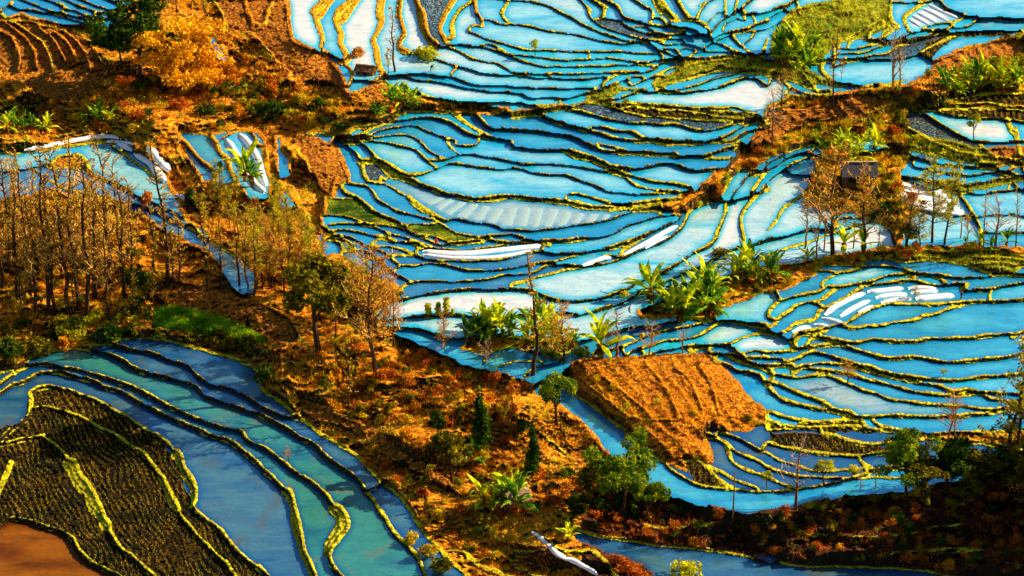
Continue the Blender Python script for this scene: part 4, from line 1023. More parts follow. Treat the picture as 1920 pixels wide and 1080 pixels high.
# ---- shrubs ----
SH = {}
for key, leaf, n in (('orange', 'orange', 420), ('gold', 'gold', 420), ('rust', 'rust', 420), ('dark', 'dark', 460), ('lime', 'lime', 420), ('olive', 'olive', 460), ('green', 'green', 420)):
    SH[key] = []
    for v in range(4):
        r = np.random.default_rng(900+v+len(SH)*10); bl = [(*r.uniform(-.45, .45, 2), r.uniform(.25, .75), *(r.uniform(.25, .5, 3))) for _ in range(6)]
        a, f = leaves(bl, n, .17, r); SH[key].append(mesh_np('shrub', a, f, LM[leaf], False))
def shrub(key, px, py, wpx, label, group=None, hf=1.0, cat='shrub'):
    x, y, z = P(px, py); s = wpx/ppm_at(px, py)/1.4
    o = obj('shrub', random.choice(SH[key])); o.location = (x, y, z-.08*s); o.scale = (s, s, s*hf); o.rotation_euler = (0, 0, random.uniform(0, 6.28)); tag(o, label, cat, group); return o
# ---------- placed trees ----------
G_ = 'bare trees of the wooded spur on the left'
FL = 'slender bare tree with gold leaf remnants in the left wood'
for px, py, tp in ((22, 520, 300), (38, 570, 320), (58, 545, 290), (72, 480, 310), (90, 590, 285), (103, 575, 330), (118, 520, 320), (132, 590, 290), (150, 575, 275), (160, 600, 300), (178, 560, 320), (186, 540, 350), (212, 540, 265), (228, 510, 300), (233, 560, 330), (250, 560, 345), (2, 540, 310), (200, 600, 410), (66, 590, 370), (28, 470, 300), (142, 520, 330), (-30, 560, 300), (-60, 520, 290), (-25, 480, 320)):
    tree('forest', px, py, tp, FL+(', near the frame edge' if px < 60 else ', in its middle' if px < 150 else ', toward its right side'), group=G_)
for px, py, tp, l in ((290, 510, 372, 'thin leaning bare trunk right of the wood, beside the dry slope'), (313, 533, 268, 'tallest bare trunk standing over the white plastic rows, right of the wood'), (326, 536, 410, 'thin bare trunk just right of the tallest bare trunk'), (338, 531, 385, 'dark forked bare trunk against the orange slope and grey strip of water'), (388, 546, 350, 'bare trunk with fine yellow twigs in front of the narrow strip of water'), (412, 547, 392, 'bare trunk standing between two others before the grey water strip'), (448, 548, 385, 'bare tree with gold twigs at the lower end of the water strip'), (465, 552, 400, 'thin bare tree left of the brown ploughed field top edge'), (476, 555, 420, 'short bare tree where the grey water strip ends')):
    tree('pole', px, py, tp, l)
for k in range(20):
    px = random.uniform(-60, 290); py = random.uniform(430, 600)
    tree('forestgreen' if k % 3 else 'bareorange', px, py, py-random.uniform(70, 130), 'twiggy young tree with olive or orange leaves filling the wood on the left spur', group='undergrowth trees of the left wood')
for k in range(26):
    px = random.uniform(475, 610); py = random.uniform(440, 560)
    if px > 560 and py < 470: px -= 50
    tree('yellowtree' if k % 2 else 'bareorange', px, py, py-random.uniform(60, 110), 'young golden twiggy tree in the thicket between the spur wood and the terraces', group='golden thicket right of the grey water strip')
for k in range(12):
    px = random.uniform(610, 740); py = random.uniform(555, 640)
    tree('bareorange' if k % 3 else 'yellowtree', px, py, py-random.uniform(60, 110), 'small orange twiggy tree behind the broad olive leafy tree on the slope', group='orange trees on the slope above the gully')
for k in range(9):
    px = random.uniform(350, 470); py = random.uniform(345, 450); py = max(py, 300+(px-350)*.9)
    tree('yellowtree', px, py, py-random.uniform(40, 80), 'small yellow leafed tree beside the two white plastic rows', group='yellow trees below the white plastic rows')
ONE = [
 ('olive', 600, 668, 474, 'broad olive leafy tree on the orange slope above the gully', 1.25), ('bareorange', 703, 706, 478, 'tall forked bare tree with orange twigs on the crest of the orange slope', 1.2),
 ('pole', 655, 775, 612, 'slender dead looking tree with stub branches on the slope below the forked one', .9), ('bareorange', 741, 652, 540, 'thin orange twigged tree right of the tall forked bare tree', 1.1),
 ('bareorange', 833, 672, 585, 'small bare orange tree at the left end of the banana clump', 1.0), ('barepale', 912, 700, 640, 'low bare shrubby tree leaning over the small pond', 1.3),
 ('pole', 1000, 703, 478, 'tallest single trunk with bare pale crown rising between two banana clumps', 1.2), ('bareorange', 1056, 682, 572, 'orange twiggy tree right of the tall single trunk', 1.4), ('yellowtree', 1040, 684, 600, 'yellow leafed tree at the foot of the banana clump beside the tall trunk', 1.3),
 ('green', 1045, 800, 684, 'small round green tree on the bank of the narrow blue channel', 1.0), ('cone', 900, 850, 712, 'dark conifer on the orange slope left of centre bottom', 1.1), ('cone', 998, 895, 772, 'dark conifer further down the slope, left of the big green tree', .9),
 ('dark', 822, 828, 764, 'small round dark tree on the orange slope left of the conifer', 1.0), ('greenwide', 1165, 965, 808, 'big spreading green tree beside the narrow channel', 1.0), ('greenwide', 1215, 975, 880, 'shorter green tree leaning out at the right foot of the big spreading tree', .9), ('olive', 1105, 955, 870, 'olive green tree at the left foot of the big spreading green tree', 1.1),
 ('bigdark', 265, 152, -8, 'big dark green tree beside the golden bamboo clump', 1.3), ('bamboo', 352, 172, 16, 'golden orange bamboo clump right of the big dark tree', 1.15), ('dark', 228, 120, 40, 'dark leafy tree at the left shoulder of the big dark tree', 1.0), ('yellowtree', 385, 40, -30, 'yellow tree at the top edge behind the bamboo clump', 1.2), ('bareorange', 330, 30, -40, 'orange twiggy tree at the top edge behind the dark tree', 1.2),
 ('pole', 742, 138, 18, 'tall thin bare tree in the milky paddies beside the small field hut', 1.3), ('yellowtree', 729, 138, 98, 'small yellow tree at the foot of the thin bare tree by the hut', 1.0),  # milky paddies: white from cloud reflections painted into the water colour
 ('pole', 1560, 205, 62, 'tall pole like tree with dark trunk on the saddle ridge, right of the banana clump', .8), ('barepale', 1673, 188, 58, 'pale bare tree with whitish twigs on the right hand ridge', 1.0), ('pole', 1684, 186, 78, 'dark straight trunk just right of the pale bare tree on the ridge', .9), ('bareredtw', 1465, 212, 132, 'reddish bare tree above the white triangular paddy', 1.5), ('barepale', 1448, 272, 172, 'crooked bare tree on the dry slope above the long vertical paddies', .9), ('bareredtw', 1577, 150, 112, 'small bare sapling in the paddy right of the ridge trunk', .9),
 ('bareorange', 1562, 478, 288, 'wide bare tree with rusty twigs left of the hut, in front of the water', 1.5), ('bareorange', 1620, 474, 322, 'wide bare tree with rusty twigs in front of the hut', 1.4), ('barepale', 1509, 466, 376, 'whitish bare tree standing in the blue water left of the hut', 1.1), ('barepale', 1531, 490, 392, 'second whitish bare tree, right of the one in the blue water', .9), ('pole', 1647, 472, 400, 'thin dark trunk right below the hut', .9), ('bareorange', 1703, 468, 352, 'leaning dark tree left of the white plastic sheet', 1.5), ('yellowtree', 1748, 462, 305, 'yellow leafed tree overlapping the white plastic sheet', 1.1), ('yellowtree', 1772, 466, 316, 'taller yellow leafed tree at the right end of the white plastic sheet', 1.0), ('barepale', 1867, 462, 368, 'pinkish bare tree on the bank at the right edge', 1.5), ('pole', 1843, 462, 355, 'thin straight trunk left of the pinkish bare tree', .8), ('pole', 1903, 464, 350, 'thin straight trunk at the right frame edge above the lower terraces', .8), ('bareorange', 1815, 450, 402, 'small bare tree on the curved bank right of the white sheet', 1.2), ('yellowtree', 1725, 468, 400, 'low yellow tree under the white plastic sheet', 1.5), ('olive', 1700, 472, 418, 'dark bushy tree between the hut and the white plastic sheet', 1.4),
 ('barepale', 1155, 668, 582, 'pale pinkish bare tree at the left end of the brown knoll', 1.6), ('bareredtw', 1215, 668, 608, 'dark bare spreading tree on top edge of the brown knoll', 1.9), ('barepale', 1280, 662, 612, 'pale bare shrub right of the dark spreading one on the knoll edge', 1.6), ('bareredtw', 1237, 704, 668, 'tiny crooked sapling standing alone on the brown knoll', .9), ('bareredtw', 1137, 668, 600, 'thin trunk beside the single banana at the knoll', .8),
 ('pole', 1908, 905, 632, 'tallest dark trunk at the right edge over the lower terraces', .9), ('forestgreen', 1884, 880, 640, 'tall tree with yellow leaf clusters left of the tallest trunk at right', 1.1), ('yellowtree', 1918, 900, 650, 'tall yellow leafed tree cut by the right frame edge', 1.0), ('bareredtw', 1775, 832, 730, 'bare tree with pink orange crown above the dry terrace', 1.3), ('bareredtw', 1791, 832, 738, 'second pink crowned bare tree, touching the first', 1.1),
 ('greenwide', 1702, 942, 785, 'green tree with open crown before the lower right terraces', .8), ('dark', 1772, 930, 806, 'dense dark green tree right of the open crowned green tree', 1.3), ('olive', 1835, 940, 830, 'olive tree between the dense dark tree and the right edge trunks', 1.3), ('dark', 1872, 935, 835, 'dark bushy tree at the foot of the right edge trunks', 1.4), ('forestgreen', 1738, 935, 830, 'thin leafy tree between the two green trees at lower right', 1.0), ('olive', 1730, 940, 860, 'dark bushy young tree under the open crowned green tree', 1.6),
 ('barepale', 1491, 948, 828, 'dark Y shaped bare tree in front of the lower blue terraces', 1.3), ('lime', 1545, 908, 858, 'small round yellow green tree on the lower terrace bank', 1.3), ('lime', 1597, 902, 868, 'smallest round yellow green tree, right of the larger round one', 1.2), ('lime', 1438, 912, 880, 'yellow green sapling on the bank left of the Y shaped tree', 1.2), ('pole', 1612, 935, 880, 'thin sapling at the lower shore right of the Y shaped tree', 1.0), ('pole', 1640, 932, 875, 'thin leafless sapling at the shore under the green tree', 1.0),
 ('lime', 1003, 104, 72, 'lone yellow green sapling on a bank among the upper paddies', 1.0), ('lime', 1826, 262, 212, 'yellow green young tree on the bank of the white pond at right', .9), ('gold' if False else 'lime', 1770, 706, 690, 'tiny yellow plant on the long bank at right', 1.4), ('bareorange', 541, 864, 836, 'small orange sapling on the curved bank of the teal paddies', 1.6),
 ('poplar', 837, 590, 556, 'tallest of the slim yellow saplings on the bank behind the bananas', 2.1), ('poplar', 822, 592, 566, 'slim yellow sapling left of the tallest one', 2.5), ('poplar', 803, 592, 568, 'broader yellow sapling at the left end of the bank', 3.0), ('poplar', 849, 592, 578, 'shortest slim yellow sapling on the bank', 2.7),
 ('olive', 846, 905, 800, 'dark crooked tree on the slope above the lower banana clump', 1.2), ('lime', 1173, 203, 184, 'small yellow bush tree where the grassy ridge meets the white paddy', 1.2), ('bareorange', 1590, 718, 676, 'russet bushy tree on the bank between the right hand terraces', 2.0),
 ('yellowtree', 1715, 560, 538, 'tiny tree with red and yellow leaves between the white rows', 2.0), ('yellowtree', 650, 1, -40, 'x', 1)]
for k, px, py, tp, l, w in ONE[:-1]: tree(k, px, py, tp, l, width=w)
# wood that goes on past the right edge of the view, down the shaded slope
for k in range(40):
    px = random.uniform(1995, 2090); py = random.uniform(890, 1180)
    tree('dark' if k % 2 else 'olive', px, py, py-random.uniform(150, 230), 'dense dark tree of the wood continuing beyond the right edge', group='wood beyond the right edge', width=1.15)
for k in range(10):
    px = random.uniform(1760, 1930); py = random.uniform(925, 965)
    tree('forestgreen' if k % 2 else 'olive', px, py, py-random.uniform(70, 120), 'low dark tree massed along the shaded bank at lower right', group='dark trees along the shaded bank', width=1.5)
# ---------- bananas ----------
for cx, x0, x1, y0, y1, n, hh, l, g in (
 (0, 1448, 1540, 100, 135, 12, 66, 'banana plant in the clump left of the ridge pole tree', 'banana clump on the saddle ridge'),
 (0, 1762, 1925, 150, 182, 20, 52, 'banana plant in the long row along the upper right slope', 'banana row at upper right'),
 (0, 728, 790, 195, 216, 7, 42, 'banana plant in the clump on the dry slope below the small field hut', 'banana clump below the small hut'),
 (0, 702, 722, 216, 224, 2, 26, 'low banana plant just left of the clump below the small hut', 'low bananas left of the clump'),
 (0, 1212, 1345, 560, 600, 16, 72, 'banana plant in the largest clump beside the long pale paddy', 'largest banana clump in the middle right'),
 (0, 1372, 1455, 505, 536, 9, 52, 'banana plant in the clump above and right of the largest one', 'banana clump on the dry bank'),
 (0, 872, 965, 628, 662, 10, 58, 'banana plant in the clump left of the tallest single trunk', 'banana clump left of the tall trunk'),
 (0, 985, 1080, 625, 668, 8, 66, 'banana plant in the clump around the tallest single trunk', 'banana clump around the tall trunk'),
 (0, 1545, 1640, 285, 312, 8, 48, 'banana plant in the clump on the hummock above the hut', 'banana clump above the hut'),
 (0, 8, 92, 236, 256, 8, 40, 'banana plant at the left edge below the striped brown field', 'bananas at the left edge'),
 (0, 155, 212, 222, 240, 4, 34, 'banana plant in the scrub below the striped brown field', 'bananas in the scrub'),
 (0, 905, 962, 935, 962, 6, 55, 'banana plant in the clump left of the lattice roofed hut', 'banana clump by the lattice roofed hut'),
 (0, 1795, 1900, 458, 470, 4, 36, 'yellow banana plant on the bank at the right edge', 'bananas on the right bank')):
    for k in range(n):
        bx = x0+(x1-x0)*(k+.5)/n+random.uniform(-4, 4); by = random.uniform(y0, y1); banana(bx, by, by-hh*random.choice((.55, .75, .9, 1.05))*random.uniform(.9, 1.1), l+('' if n < 7 or len(l.split()) > 12 else (', at its left end', ', in its middle', ', at its right end')[min(2, 3*k//n)]), g)
for px, py, tp, l in ((1128, 672, 588, 'single tall banana plant left of the pale bare tree on the knoll edge'), (1583, 472, 424, 'yellow banana plant on the shore under the rusty twigged trees'), (1620, 474, 420, 'upright yellow banana plant below the hut'), (1514, 494, 462, 'banana plant with drooping skirt on the shore left of the rusty trees'), (460, 340, 266, 'banana plant growing over the two white plastic rows'), (472, 350, 290, 'lower banana plant behind the white plastic rows'), (884, 878, 818, 'lone banana plant on the slope above the lower clump'), (968, 968, 890, 'tall banana plant rising in front of the lattice roofed hut'), (1066, 1018, 978, 'small banana plant at the tip of the lower right pond')):
    banana(px, py, tp, l, None, 12)
# ---------- shrubs ----------
for key, px, py, w, l, hf in (
 ('lime', 792, 106, 58, 'wide yellow green bush overhanging the white paddy', .55), ('dark', 507, 228, 62, 'big dark bush on the orange slope under the furrowed spur', 1.1), ('dark', 643, 246, 34, 'dark bush where the orange slope meets the central terraces', .8), ('orange', 668, 104, 30, 'orange twiggy bush left of the small field hut', 1.0),
 ('olive', 925, 608, 66, 'round olive bush on the bank behind the banana clump', .7), ('dark', 502, 712, 42, 'dark round bush at the corner of the teal paddies', 1.1), ('olive', 470, 655, 34, 'olive bush above the teal paddies', 1.2), ('olive', 405, 645, 34, 'olive bush above the highest teal paddy, left one', 1.2), ('olive', 434, 650, 30, 'olive bush above the highest teal paddy, right one', 1.2),
 ('gold', 768, 1018, 34, 'golden bush on the lower bank of the teal paddies', 1.0), ('gold', 803, 1045, 38, 'second golden bush further down the teal bank', 1.0), ('olive', 822, 1075, 48, 'olive bush at the bottom edge by the teal paddies', .9), ('lime', 1283, 1088, 66, 'leafy yellow bush at the bottom edge in the deep blue pond', 1.0),
 ('rust', 1165, 1068, 46, 'rust red bush on the left shore of the bottom pond', .8), ('rust', 1195, 1085, 50, 'rust red bush at the bottom edge beside the pond', .8), ('dark', 362, 392, 40, 'dark bush by the narrow strip of water', 1.2), ('dark', 415, 318, 18, 'dark little bush between the strips of water', 1.3), ('rust', 275, 385, 26, 'rust red bush in front of the white rows', 1.5), ('dark', 123, 432, 38, 'dark bush in the middle of the left wood', .8),
 ('olive', 1352, 480, 34, 'dark bush on the bank left of the vertical paddies', .7), ('lime', 1174, 556, 20, 'small yellow bush on the bank of the long pale paddy', .8), ('dark', 20, 672, 62, 'dark bush at the left edge above the teal paddies', 1.0), ('dark', 205, 640, 60, 'darkest bush above the teal paddies', .9), ('orange', 118, 650, 42, 'bright orange bush above the teal paddies', 1.1), ('dark', 262, 540, 60, 'dark leafy bush at the foot of the wood', 1.0), ('olive', 60, 665, 70, 'large olive bush at the foot of the wood', .9), ('green', 1040, 672, 40, 'green bush at the foot of the orange twiggy tree', .8), ('green', 1090, 665, 38, 'green bush at the left tip of the knoll', .8), ('dark', 982, 815, 36, 'dark bush at the edge of the brown earth patch', 1.2), ('green', 895, 1000, 30, 'green bush in the little dark hollow', .7), ('orange', 988, 722, 26, 'orange bush at the corner of the small pond', 1.0)):
    shrub(key, px, py, w, l, None, hf)
def clsat(px, py): return int(cls[min(max(int((py-Y0)/ST), 0), NY-1), min(max(int((px-X0)/ST), 0), NX-1)])
CN = dict(orange='orange', gold='golden', rust='rust red', olive='olive green', dark='dark green', lime='yellow green', green='green')
MASS = {}
def scatter(n, poly, keys, w0, w1, label, group, hf=(.7, 1.2), ok=(1, 2)):
    """the largest bushes are things; the small ones between them join one mass of scrub"""
    xs = [p[0] for p in poly]; ys = [p[1] for p in poly]; c = []; g = 0
    while len(c) < n and g < 20000:
        g += 1; px = random.uniform(min(xs), max(xs)); py = random.uniform(min(ys), max(ys))
        if not inside(poly, np.array([px]), np.array([py]))[0] or clsat(px, py) not in ok or clsat(px, py-8) not in ok: continue
        c.append((random.uniform(w0, w1), px, py, random.choice(keys), random.uniform(*hf)))
    c.sort(reverse=True); q = int(n*.26)
    for w, px, py, key, h_ in c[:q]: shrub(key, px, py, w, label.replace('*', ('large ' if w > (w0+w1)/2 else 'small ')+CN[key]), group, h_)
    for w, px, py, key, h_ in c[q:]:
        x, y, z = P(px, py); s = w/ppm_at(px, py)/1.4; me = random.choice(SH[key]); nv = len(me.vertices); a = np.empty(nv*3, np.float32); me.vertices.foreach_get('co', a); a = a.reshape(-1, 3)[:nv//8*4]
        an = random.uniform(0, 6.28); ca, sa = math.cos(an), math.sin(an); b = np.stack([(a[:, 0]*ca-a[:, 1]*sa)*s+x, (a[:, 0]*sa+a[:, 1]*ca)*s+y, a[:, 2]*s*h_+z-.08*s], 1); MASS.setdefault(key, []).append(b)
scatter(150, [(0, 180), (240, 150), (420, 120), (640, 200), (640, 250), (330, 245), (0, 255)], ['orange', 'gold', 'rust', 'olive', 'dark', 'lime', 'orange'], 14, 34, '* bush in the mixed scrub above the white plastic rows', 'scrub of the upper left slope')
scatter(90, [(380, 60), (560, 150), (650, 200), (560, 250), (420, 220), (300, 160)], ['orange', 'gold', 'orange'], 10, 22, '* bush on the bright dry spur at upper left', 'bushes of the bright spur')
scatter(260, [(560, 600), (760, 660), (960, 720), (1000, 900), (960, 1060), (860, 1040), (560, 760)], ['orange', 'gold', 'orange', 'rust', 'olive'], 12, 28, '* bush on the long gully slope', 'bushes of the gully slope')
scatter(34, [(1010, 860), (1220, 920), (1180, 980), (1000, 960)], ['dark', 'olive', 'rust', 'dark'], 18, 38, '* scrub bush round the foot of the big spreading green tree', 'scrub under the big green tree')
scatter(46, [(0, 600), (220, 600), (300, 560), (500, 640), (460, 660), (240, 632), (60, 664), (0, 690)], ['dark', 'olive', 'lime', 'dark', 'olive'], 20, 40, '* bush along the foot of the left wood', 'bushes between wood and teal paddies', ok=(1,))
scatter(40, [(0, 380), (280, 430), (300, 560), (0, 600)], ['olive', 'orange', 'gold', 'dark'], 18, 34, '* bush under the trees of the left wood', 'undergrowth of the left wood')
scatter(50, [(1300, 390), (1400, 300), (1500, 190), (1700, 160), (1740, 180), (1500, 250), (1340, 380)], ['orange', 'gold', 'rust', 'lime'], 10, 22, '* bush on the diagonal dry ridge at upper right', 'bushes of the diagonal ridge')
scatter(26, [(1060, 690), (1110, 670), (1320, 664), (1420, 755), (1440, 800), (1340, 812), (1335, 862), (1260, 866), (1110, 760)], ['gold', 'orange', 'olive', 'lime'], 8, 18, '* bush on the dry knoll', 'bushes of the dry knoll', ok=(3, 1))
scatter(40, [(1330, 385), (1440, 285), (1540, 240), (1700, 195), (1700, 250), (1560, 265), (1460, 300), (1380, 345)], ['lime', 'gold', 'lime', 'olive'], 10, 22, '* bush on the lower side of the diagonal dry ridge', 'green bushes of the diagonal ridge')
scatter(60, [(1540, 250), (1700, 220), (1760, 420), (1700, 470), (1500, 490), (1520, 300)], ['gold', 'lime', 'olive', 'rust', 'gold'], 14, 28, '* bush on the hummock around the hut', 'bushes around the hut')
scatter(24, [(1530, 340), (1640, 350), (1660, 410), (1520, 400)], ['dark', 'dark', 'olive'], 22, 40, '* bush in the shade below the hut', 'dark bushes below the hut')
scatter(30, [(1680, 455), (1920, 455), (1920, 472), (1500, 500), (1500, 480)], ['lime', 'gold', 'olive', 'rust'], 12, 24, '* bush along the bank under the white sheet', 'bushes on the right hand bank')
scatter(20, [(1200, 560), (1540, 490), (1540, 520), (1340, 590)], ['olive', 'gold', 'green'], 12, 26, '* bush among the middle banana clumps', 'bushes between the banana clumps')
scatter(150, [(1100, 950), (1450, 960), (1920, 930), (1920, 1080), (1450, 1040), (1100, 995)], ['rust', 'orange', 'rust', 'olive', 'dark'], 12, 28, '* bush on the shaded slope at lower right', 'bushes of the shaded slope')
scatter(40, [(1450, 945), (1700, 915), (1760, 930), (1450, 965)], ['gold', 'lime', 'orange', 'olive'], 12, 24, '* bush along the shore of the lower blue paddy', 'shore bushes at lower right')
scatter(30, [(1740, 95), (1920, 70), (1920, 120), (1740, 150)], ['orange', 'lime', 'olive'], 12, 26, '* bush on the slope above the upper right banana row', 'bushes at upper right')
for key, bs in MASS.items():
    b = np.vstack(bs); o = obj('scrub', mesh_np('scrub', b, np.arange(len(b)).reshape(-1, 4), LM[key], False)); tag(o, kind='stuff')
# ---------- grass, far too many blades to count ----------
def grass(name, sel, n, hpx, mats_, dens_seed):
    jj, ii = np.nonzero(sel); r = np.random.default_rng(dens_seed); k = r.choice(len(jj), n); jj, ii = jj[k], ii[k]
    base = V3.reshape(NY, NX, 3)[jj, ii]+0; sc_ = 1/ppm[jj, ii]
    h = (hpx*r.uniform(.5, 1.5, n)*sc_)[:, None]; w = (1.0*r.uniform(.6, 1.5, n)*sc_)[:, None]*1.5; a = r.uniform(0, 6.28, n); d = np.stack([np.cos(a), np.sin(a), np.zeros(n)], 1); ln = np.stack([r.uniform(-.6, .6, n), r.uniform(-.6, .6, n), np.ones(n)], 1)
    base[:, :2] += r.uniform(-.08, .08, (n, 2)); base[:, 2] -= .03
    V = np.stack([base-d*w*.5, base+d*w*.5, base+ln*h], 1).reshape(-1, 3)
    o = obj(name, mesh_np(name, V, np.arange(3*n).reshape(-1, 3), mats_, False, 3)); tag(o, kind='stuff'); return o
inframe = (PX > -60) & (PX < 1980) & (PY > -30) & (PY < 1110)
ROWS = (fd-np.floor(fd)) < .42
GM = dict(a=leafmat('grass_yellow_green', (.16, .15, .006), (.50, .42, .010), (.74, .62, .012), .25), b=leafmat('grass_dry_orange', (.24, .075, .006), (.66, .26, .008), (.88, .46, .012), .12), c=leafmat('grass_green', (.04, .09, .006), (.22, .28, .01), (.5, .46, .012), .3), d=leafmat('straw_stubble', (.10, .06, .006), (.42, .26, .012), (.62, .40, .016), .3))
top_ = bank & inframe & (ldist < .75)
grass('bank_grass', top_ & ~warm, 26000, 2.6, GM['a'], 31)
grass('dry_bank_grass', top_ & warm, 9000, 3.0, GM['b'], 32)
patch = vnoise(40, 24, 51)+.6*vnoise(12, 8, 52)
S_ = (cls == 1) & (lab < 0) & inframe; DK_ = (PX > 1090) & (PY > 915)
grass('knoll_grass', kreg & inframe, 9000, 4.2, GM['b'], 41)
grass('ridge_grass', S_ & (PX > 1430) & (PX < 1720) & (PY > 180) & (PY < 420) & (patch > -.5), 9000, 5.0, GM['a'], 42)
grass('dark_bank_grass', S_ & DK_ & (patch > .1), 7000, 6.0, LM['rust'], 39)
grass('crop_leaves', (cls == 2) & (PX < 520) & (PY > 560) & (PY < 660), 9000, 7.0, leafmat('crop_leaf', (.05, .16, .006), (.16, .42, .012), (.45, .55, .012), .3), 40)
grass('dry_slope_grass', S_ & ~DK_ & (patch > -.2), 56000, 6.0, GM['b'], 33)
grass('green_slope_grass', ((cls == 2) | (S_ & ~DK_ & (patch < -1.0))) & (lab < 0) & inframe, 26000, 5.5, GM['a'], 34)
grass('field_stubble', isfield & inframe & ROWS, 16000, 3.4, GM['d'], 36)
grass('field_straw', (cls == 3) & (lab < 0) & inframe, 12000, 2.6, GM['b'], 37)
# ================= things in the fields =================
PLA = plain('white_plastic', (.86, .84, .84), .35, .5); 
def _pl():
    nt = PLA.node_tree; b = nt.nodes['Principled BSDF']; g = geo(nt); n = noise(nt, 1.6, 4, .7, g); r = ramp(nt, [(.3, (.50, .55, .62)), (.55, (.74, .74, .76))]); nt.links.new(n.outputs[0], r.inputs[0]); nt.links.new(r.outputs[0], b.inputs['Base Color']); bump(nt, b, n.outputs[0], .25, .12)
_pl()
def T(tile, s):
    k = ord(tile)-65; ox = 480*(k % 4); oy = 270*(k//4)
    return [(ox+float(a.split(',')[0])/4, oy+float(a.split(',')[1])/4) for a in s.split()]
def cover(pts, wpx, label, group, hgt=.42, name='plastic_cover', m=None, zoff=0.0, cat='plastic row cover', wav=.06, flat=.8):
    """low tunnel of plastic film laid along a bed, sagging between its hoops"""
    q = spline(pts, 5.0); n = len(q); zs_ = np.array([P(*p)[2] for p in q])
    k2 = max(1, n//5) if zs_.max()-zs_.min() > .8 else n
    zs_ = np.array([np.median(zs_[max(0, i-k2):i+k2+1]) for i in range(n)]); zs_ = np.convolve(np.pad(zs_, 3, 'edge'), np.ones(7)/7, 'valid')
    vv = (540-q[:, 1])/FPX; dy_ = math.cos(PITCH)+vv*math.sin(PITCH); dz_ = -math.sin(PITCH)+vv*math.cos(PITCH); tt_ = (HC-zs_)/(-dz_); W3 = np.stack([tt_*(q[:, 0]-960)/FPX, tt_*dy_, zs_], 1)
    # width is measured across the bed on the ground
    V, F = [], []; K_ = 9; seed_ = random.random()*9
    for i in range(n):
        a = W3[max(i-1, 0)]; b = W3[min(i+1, n-1)]; d = (b-a)[:2]; d = d/(np.linalg.norm(d)+1e-9); nrm = np.array((-d[1], d[0]))
        pp = ppm_at(*q[i]); fore = math.sqrt(nrm[0]**2+(nrm[1]*.42)**2)+1e-3; half = wpx/pp/fore/2; half = min(half, 2.4)
        end = min(1, .45+min(i, n-1-i)*.3); sag = 1-wav*(.5+.5*math.sin(i*.9+seed_))-.04*math.sin(i*.37+seed_*2)
        for k in range(K_+1):
            an = math.pi*k/K_; c, s_ = math.cos(an), math.sin(an); s_ = s_**flat if s_ > 0 else 0
            V.append((W3[i, 0]+nrm[0]*c*half*end*(1+.02*math.sin(i*.8+k)), W3[i, 1]+nrm[1]*c*half*end, W3[i, 2]+zoff-.05+(hgt+.05)*s_*end*sag))
    for i in range(n-1):
        for k in range(K_): a = i*(K_+1)+k; F.append((a, a+1, a+K_+2, a+K_+1))
    F.append(tuple(range(K_+1))); F.append(tuple(reversed(range((n-1)*(K_+1), n*(K_+1)))))
    o = obj(name, pymesh(name, V, F, m or PLA, True)); tag(o, label, cat, group); return o
g1 = 'plastic covered rows of the upper right pond'
for k, (s, w) in enumerate((('1205,35 1300,85 1430,140', 9), ('1160,62 1240,100 1350,160', 10), ('1120,92 1190,130 1270,175', 10), ('1085,118 1140,150 1215,190', 8), ('1060,150 1100,175 1150,205', 6))):
    cover(T('D', s), w, ('uppermost', 'second from the top', 'middle', 'second from the bottom', 'lowest')[k]+' white plastic row in the pond at the upper right', g1, .3)
g2 = 'plastic covered rows in the right hand terraces'
for s, w, l in (('725,35 600,85 500,140 425,205', 15, 'longest steep white plastic row left of the block of rows'), ('765,90 680,130 600,175 540,215', 12, 'second steep white plastic row, right of the longest one'), ('790,130 730,160 675,185', 10, 'short steep white plastic row beside the lower bank'), ('745,30 850,22 1020,0', 10, 'upper left row of the fan of white plastic rows'), ('1050,5 1150,0 1270,10', 9, 'upper right row of the fan of white plastic rows'), ('805,75 900,58 1050,45', 10, 'middle left row of the fan of white plastic rows'), ('1070,42 1150,32 1280,22', 9, 'middle right row of the fan of white plastic rows'), ('845,112 950,92 1085,80', 10, 'lower left row of the fan of white plastic rows'), ('1105,82 1250,68 1400,55', 13, 'lowest right row of the fan of white plastic rows'), ('405,225 480,245 565,265', 11, 'short white plastic row below the long steep one'), ('345,275 400,282 465,292', 8, 'small white plastic row at the narrow end of the pond'), ('180,332 250,305 325,290', 11, 'last white plastic row at the left tip of the pond')):
    cover(T('L', s), w*.8, l, g2, .35)
g3 = 'plastic covered rows of the central terraces'
cover([(793, 471), (830, 475), (880, 475), (930, 470), (970, 466), (1018, 461)], 9, 'long upper white plastic row beside the red clothed person', g3, .35); cover([(793, 478), (850, 484), (920, 483), (960, 478), (1000, 470)], 6, 'thin lower white plastic row under the long one', g3, .3)
cover(T('G', '835,832 920,790 1020,735 1130,670 1240,612'), 9, 'broad white plastic row between the slanting banks', g3, .35); cover(T('G', '1000,782 1080,735 1170,690'), 6, 'narrow white plastic strip along the lower side of the broad row', g3, .3)
cover(T('G', '530,912 610,885 680,858 745,848'), 9, 'short white plastic row on the tip of the narrow paddy', g3, .35)
g4 = 'plastic covered rows at the left pond'
cover([(45, 281), (100, 272), (150, 262), (200, 256), (245, 262)], 9, 'long curved white plastic row along the upper edge of the left pond', g4, .45)
cover([(200, 265), (240, 268), (262, 275)], 6, 'second thin white plastic row under the long curved one', g4, .3)
cover(T('E', '880,-10 930,20 1000,52'), 12, 'upper white plastic bag like row at the corner of the left pond', g4, .6); cover(T('E', '1015,70 1080,110 1140,150 1180,215 1240,285'), 17, 'left hand thick white plastic row leading to the tall trunk', g4, .7); cover(T('E', '1110,25 1160,80 1210,140 1270,205'), 16, 'right hand thick white plastic row leading to the tall trunk', g4, .7)
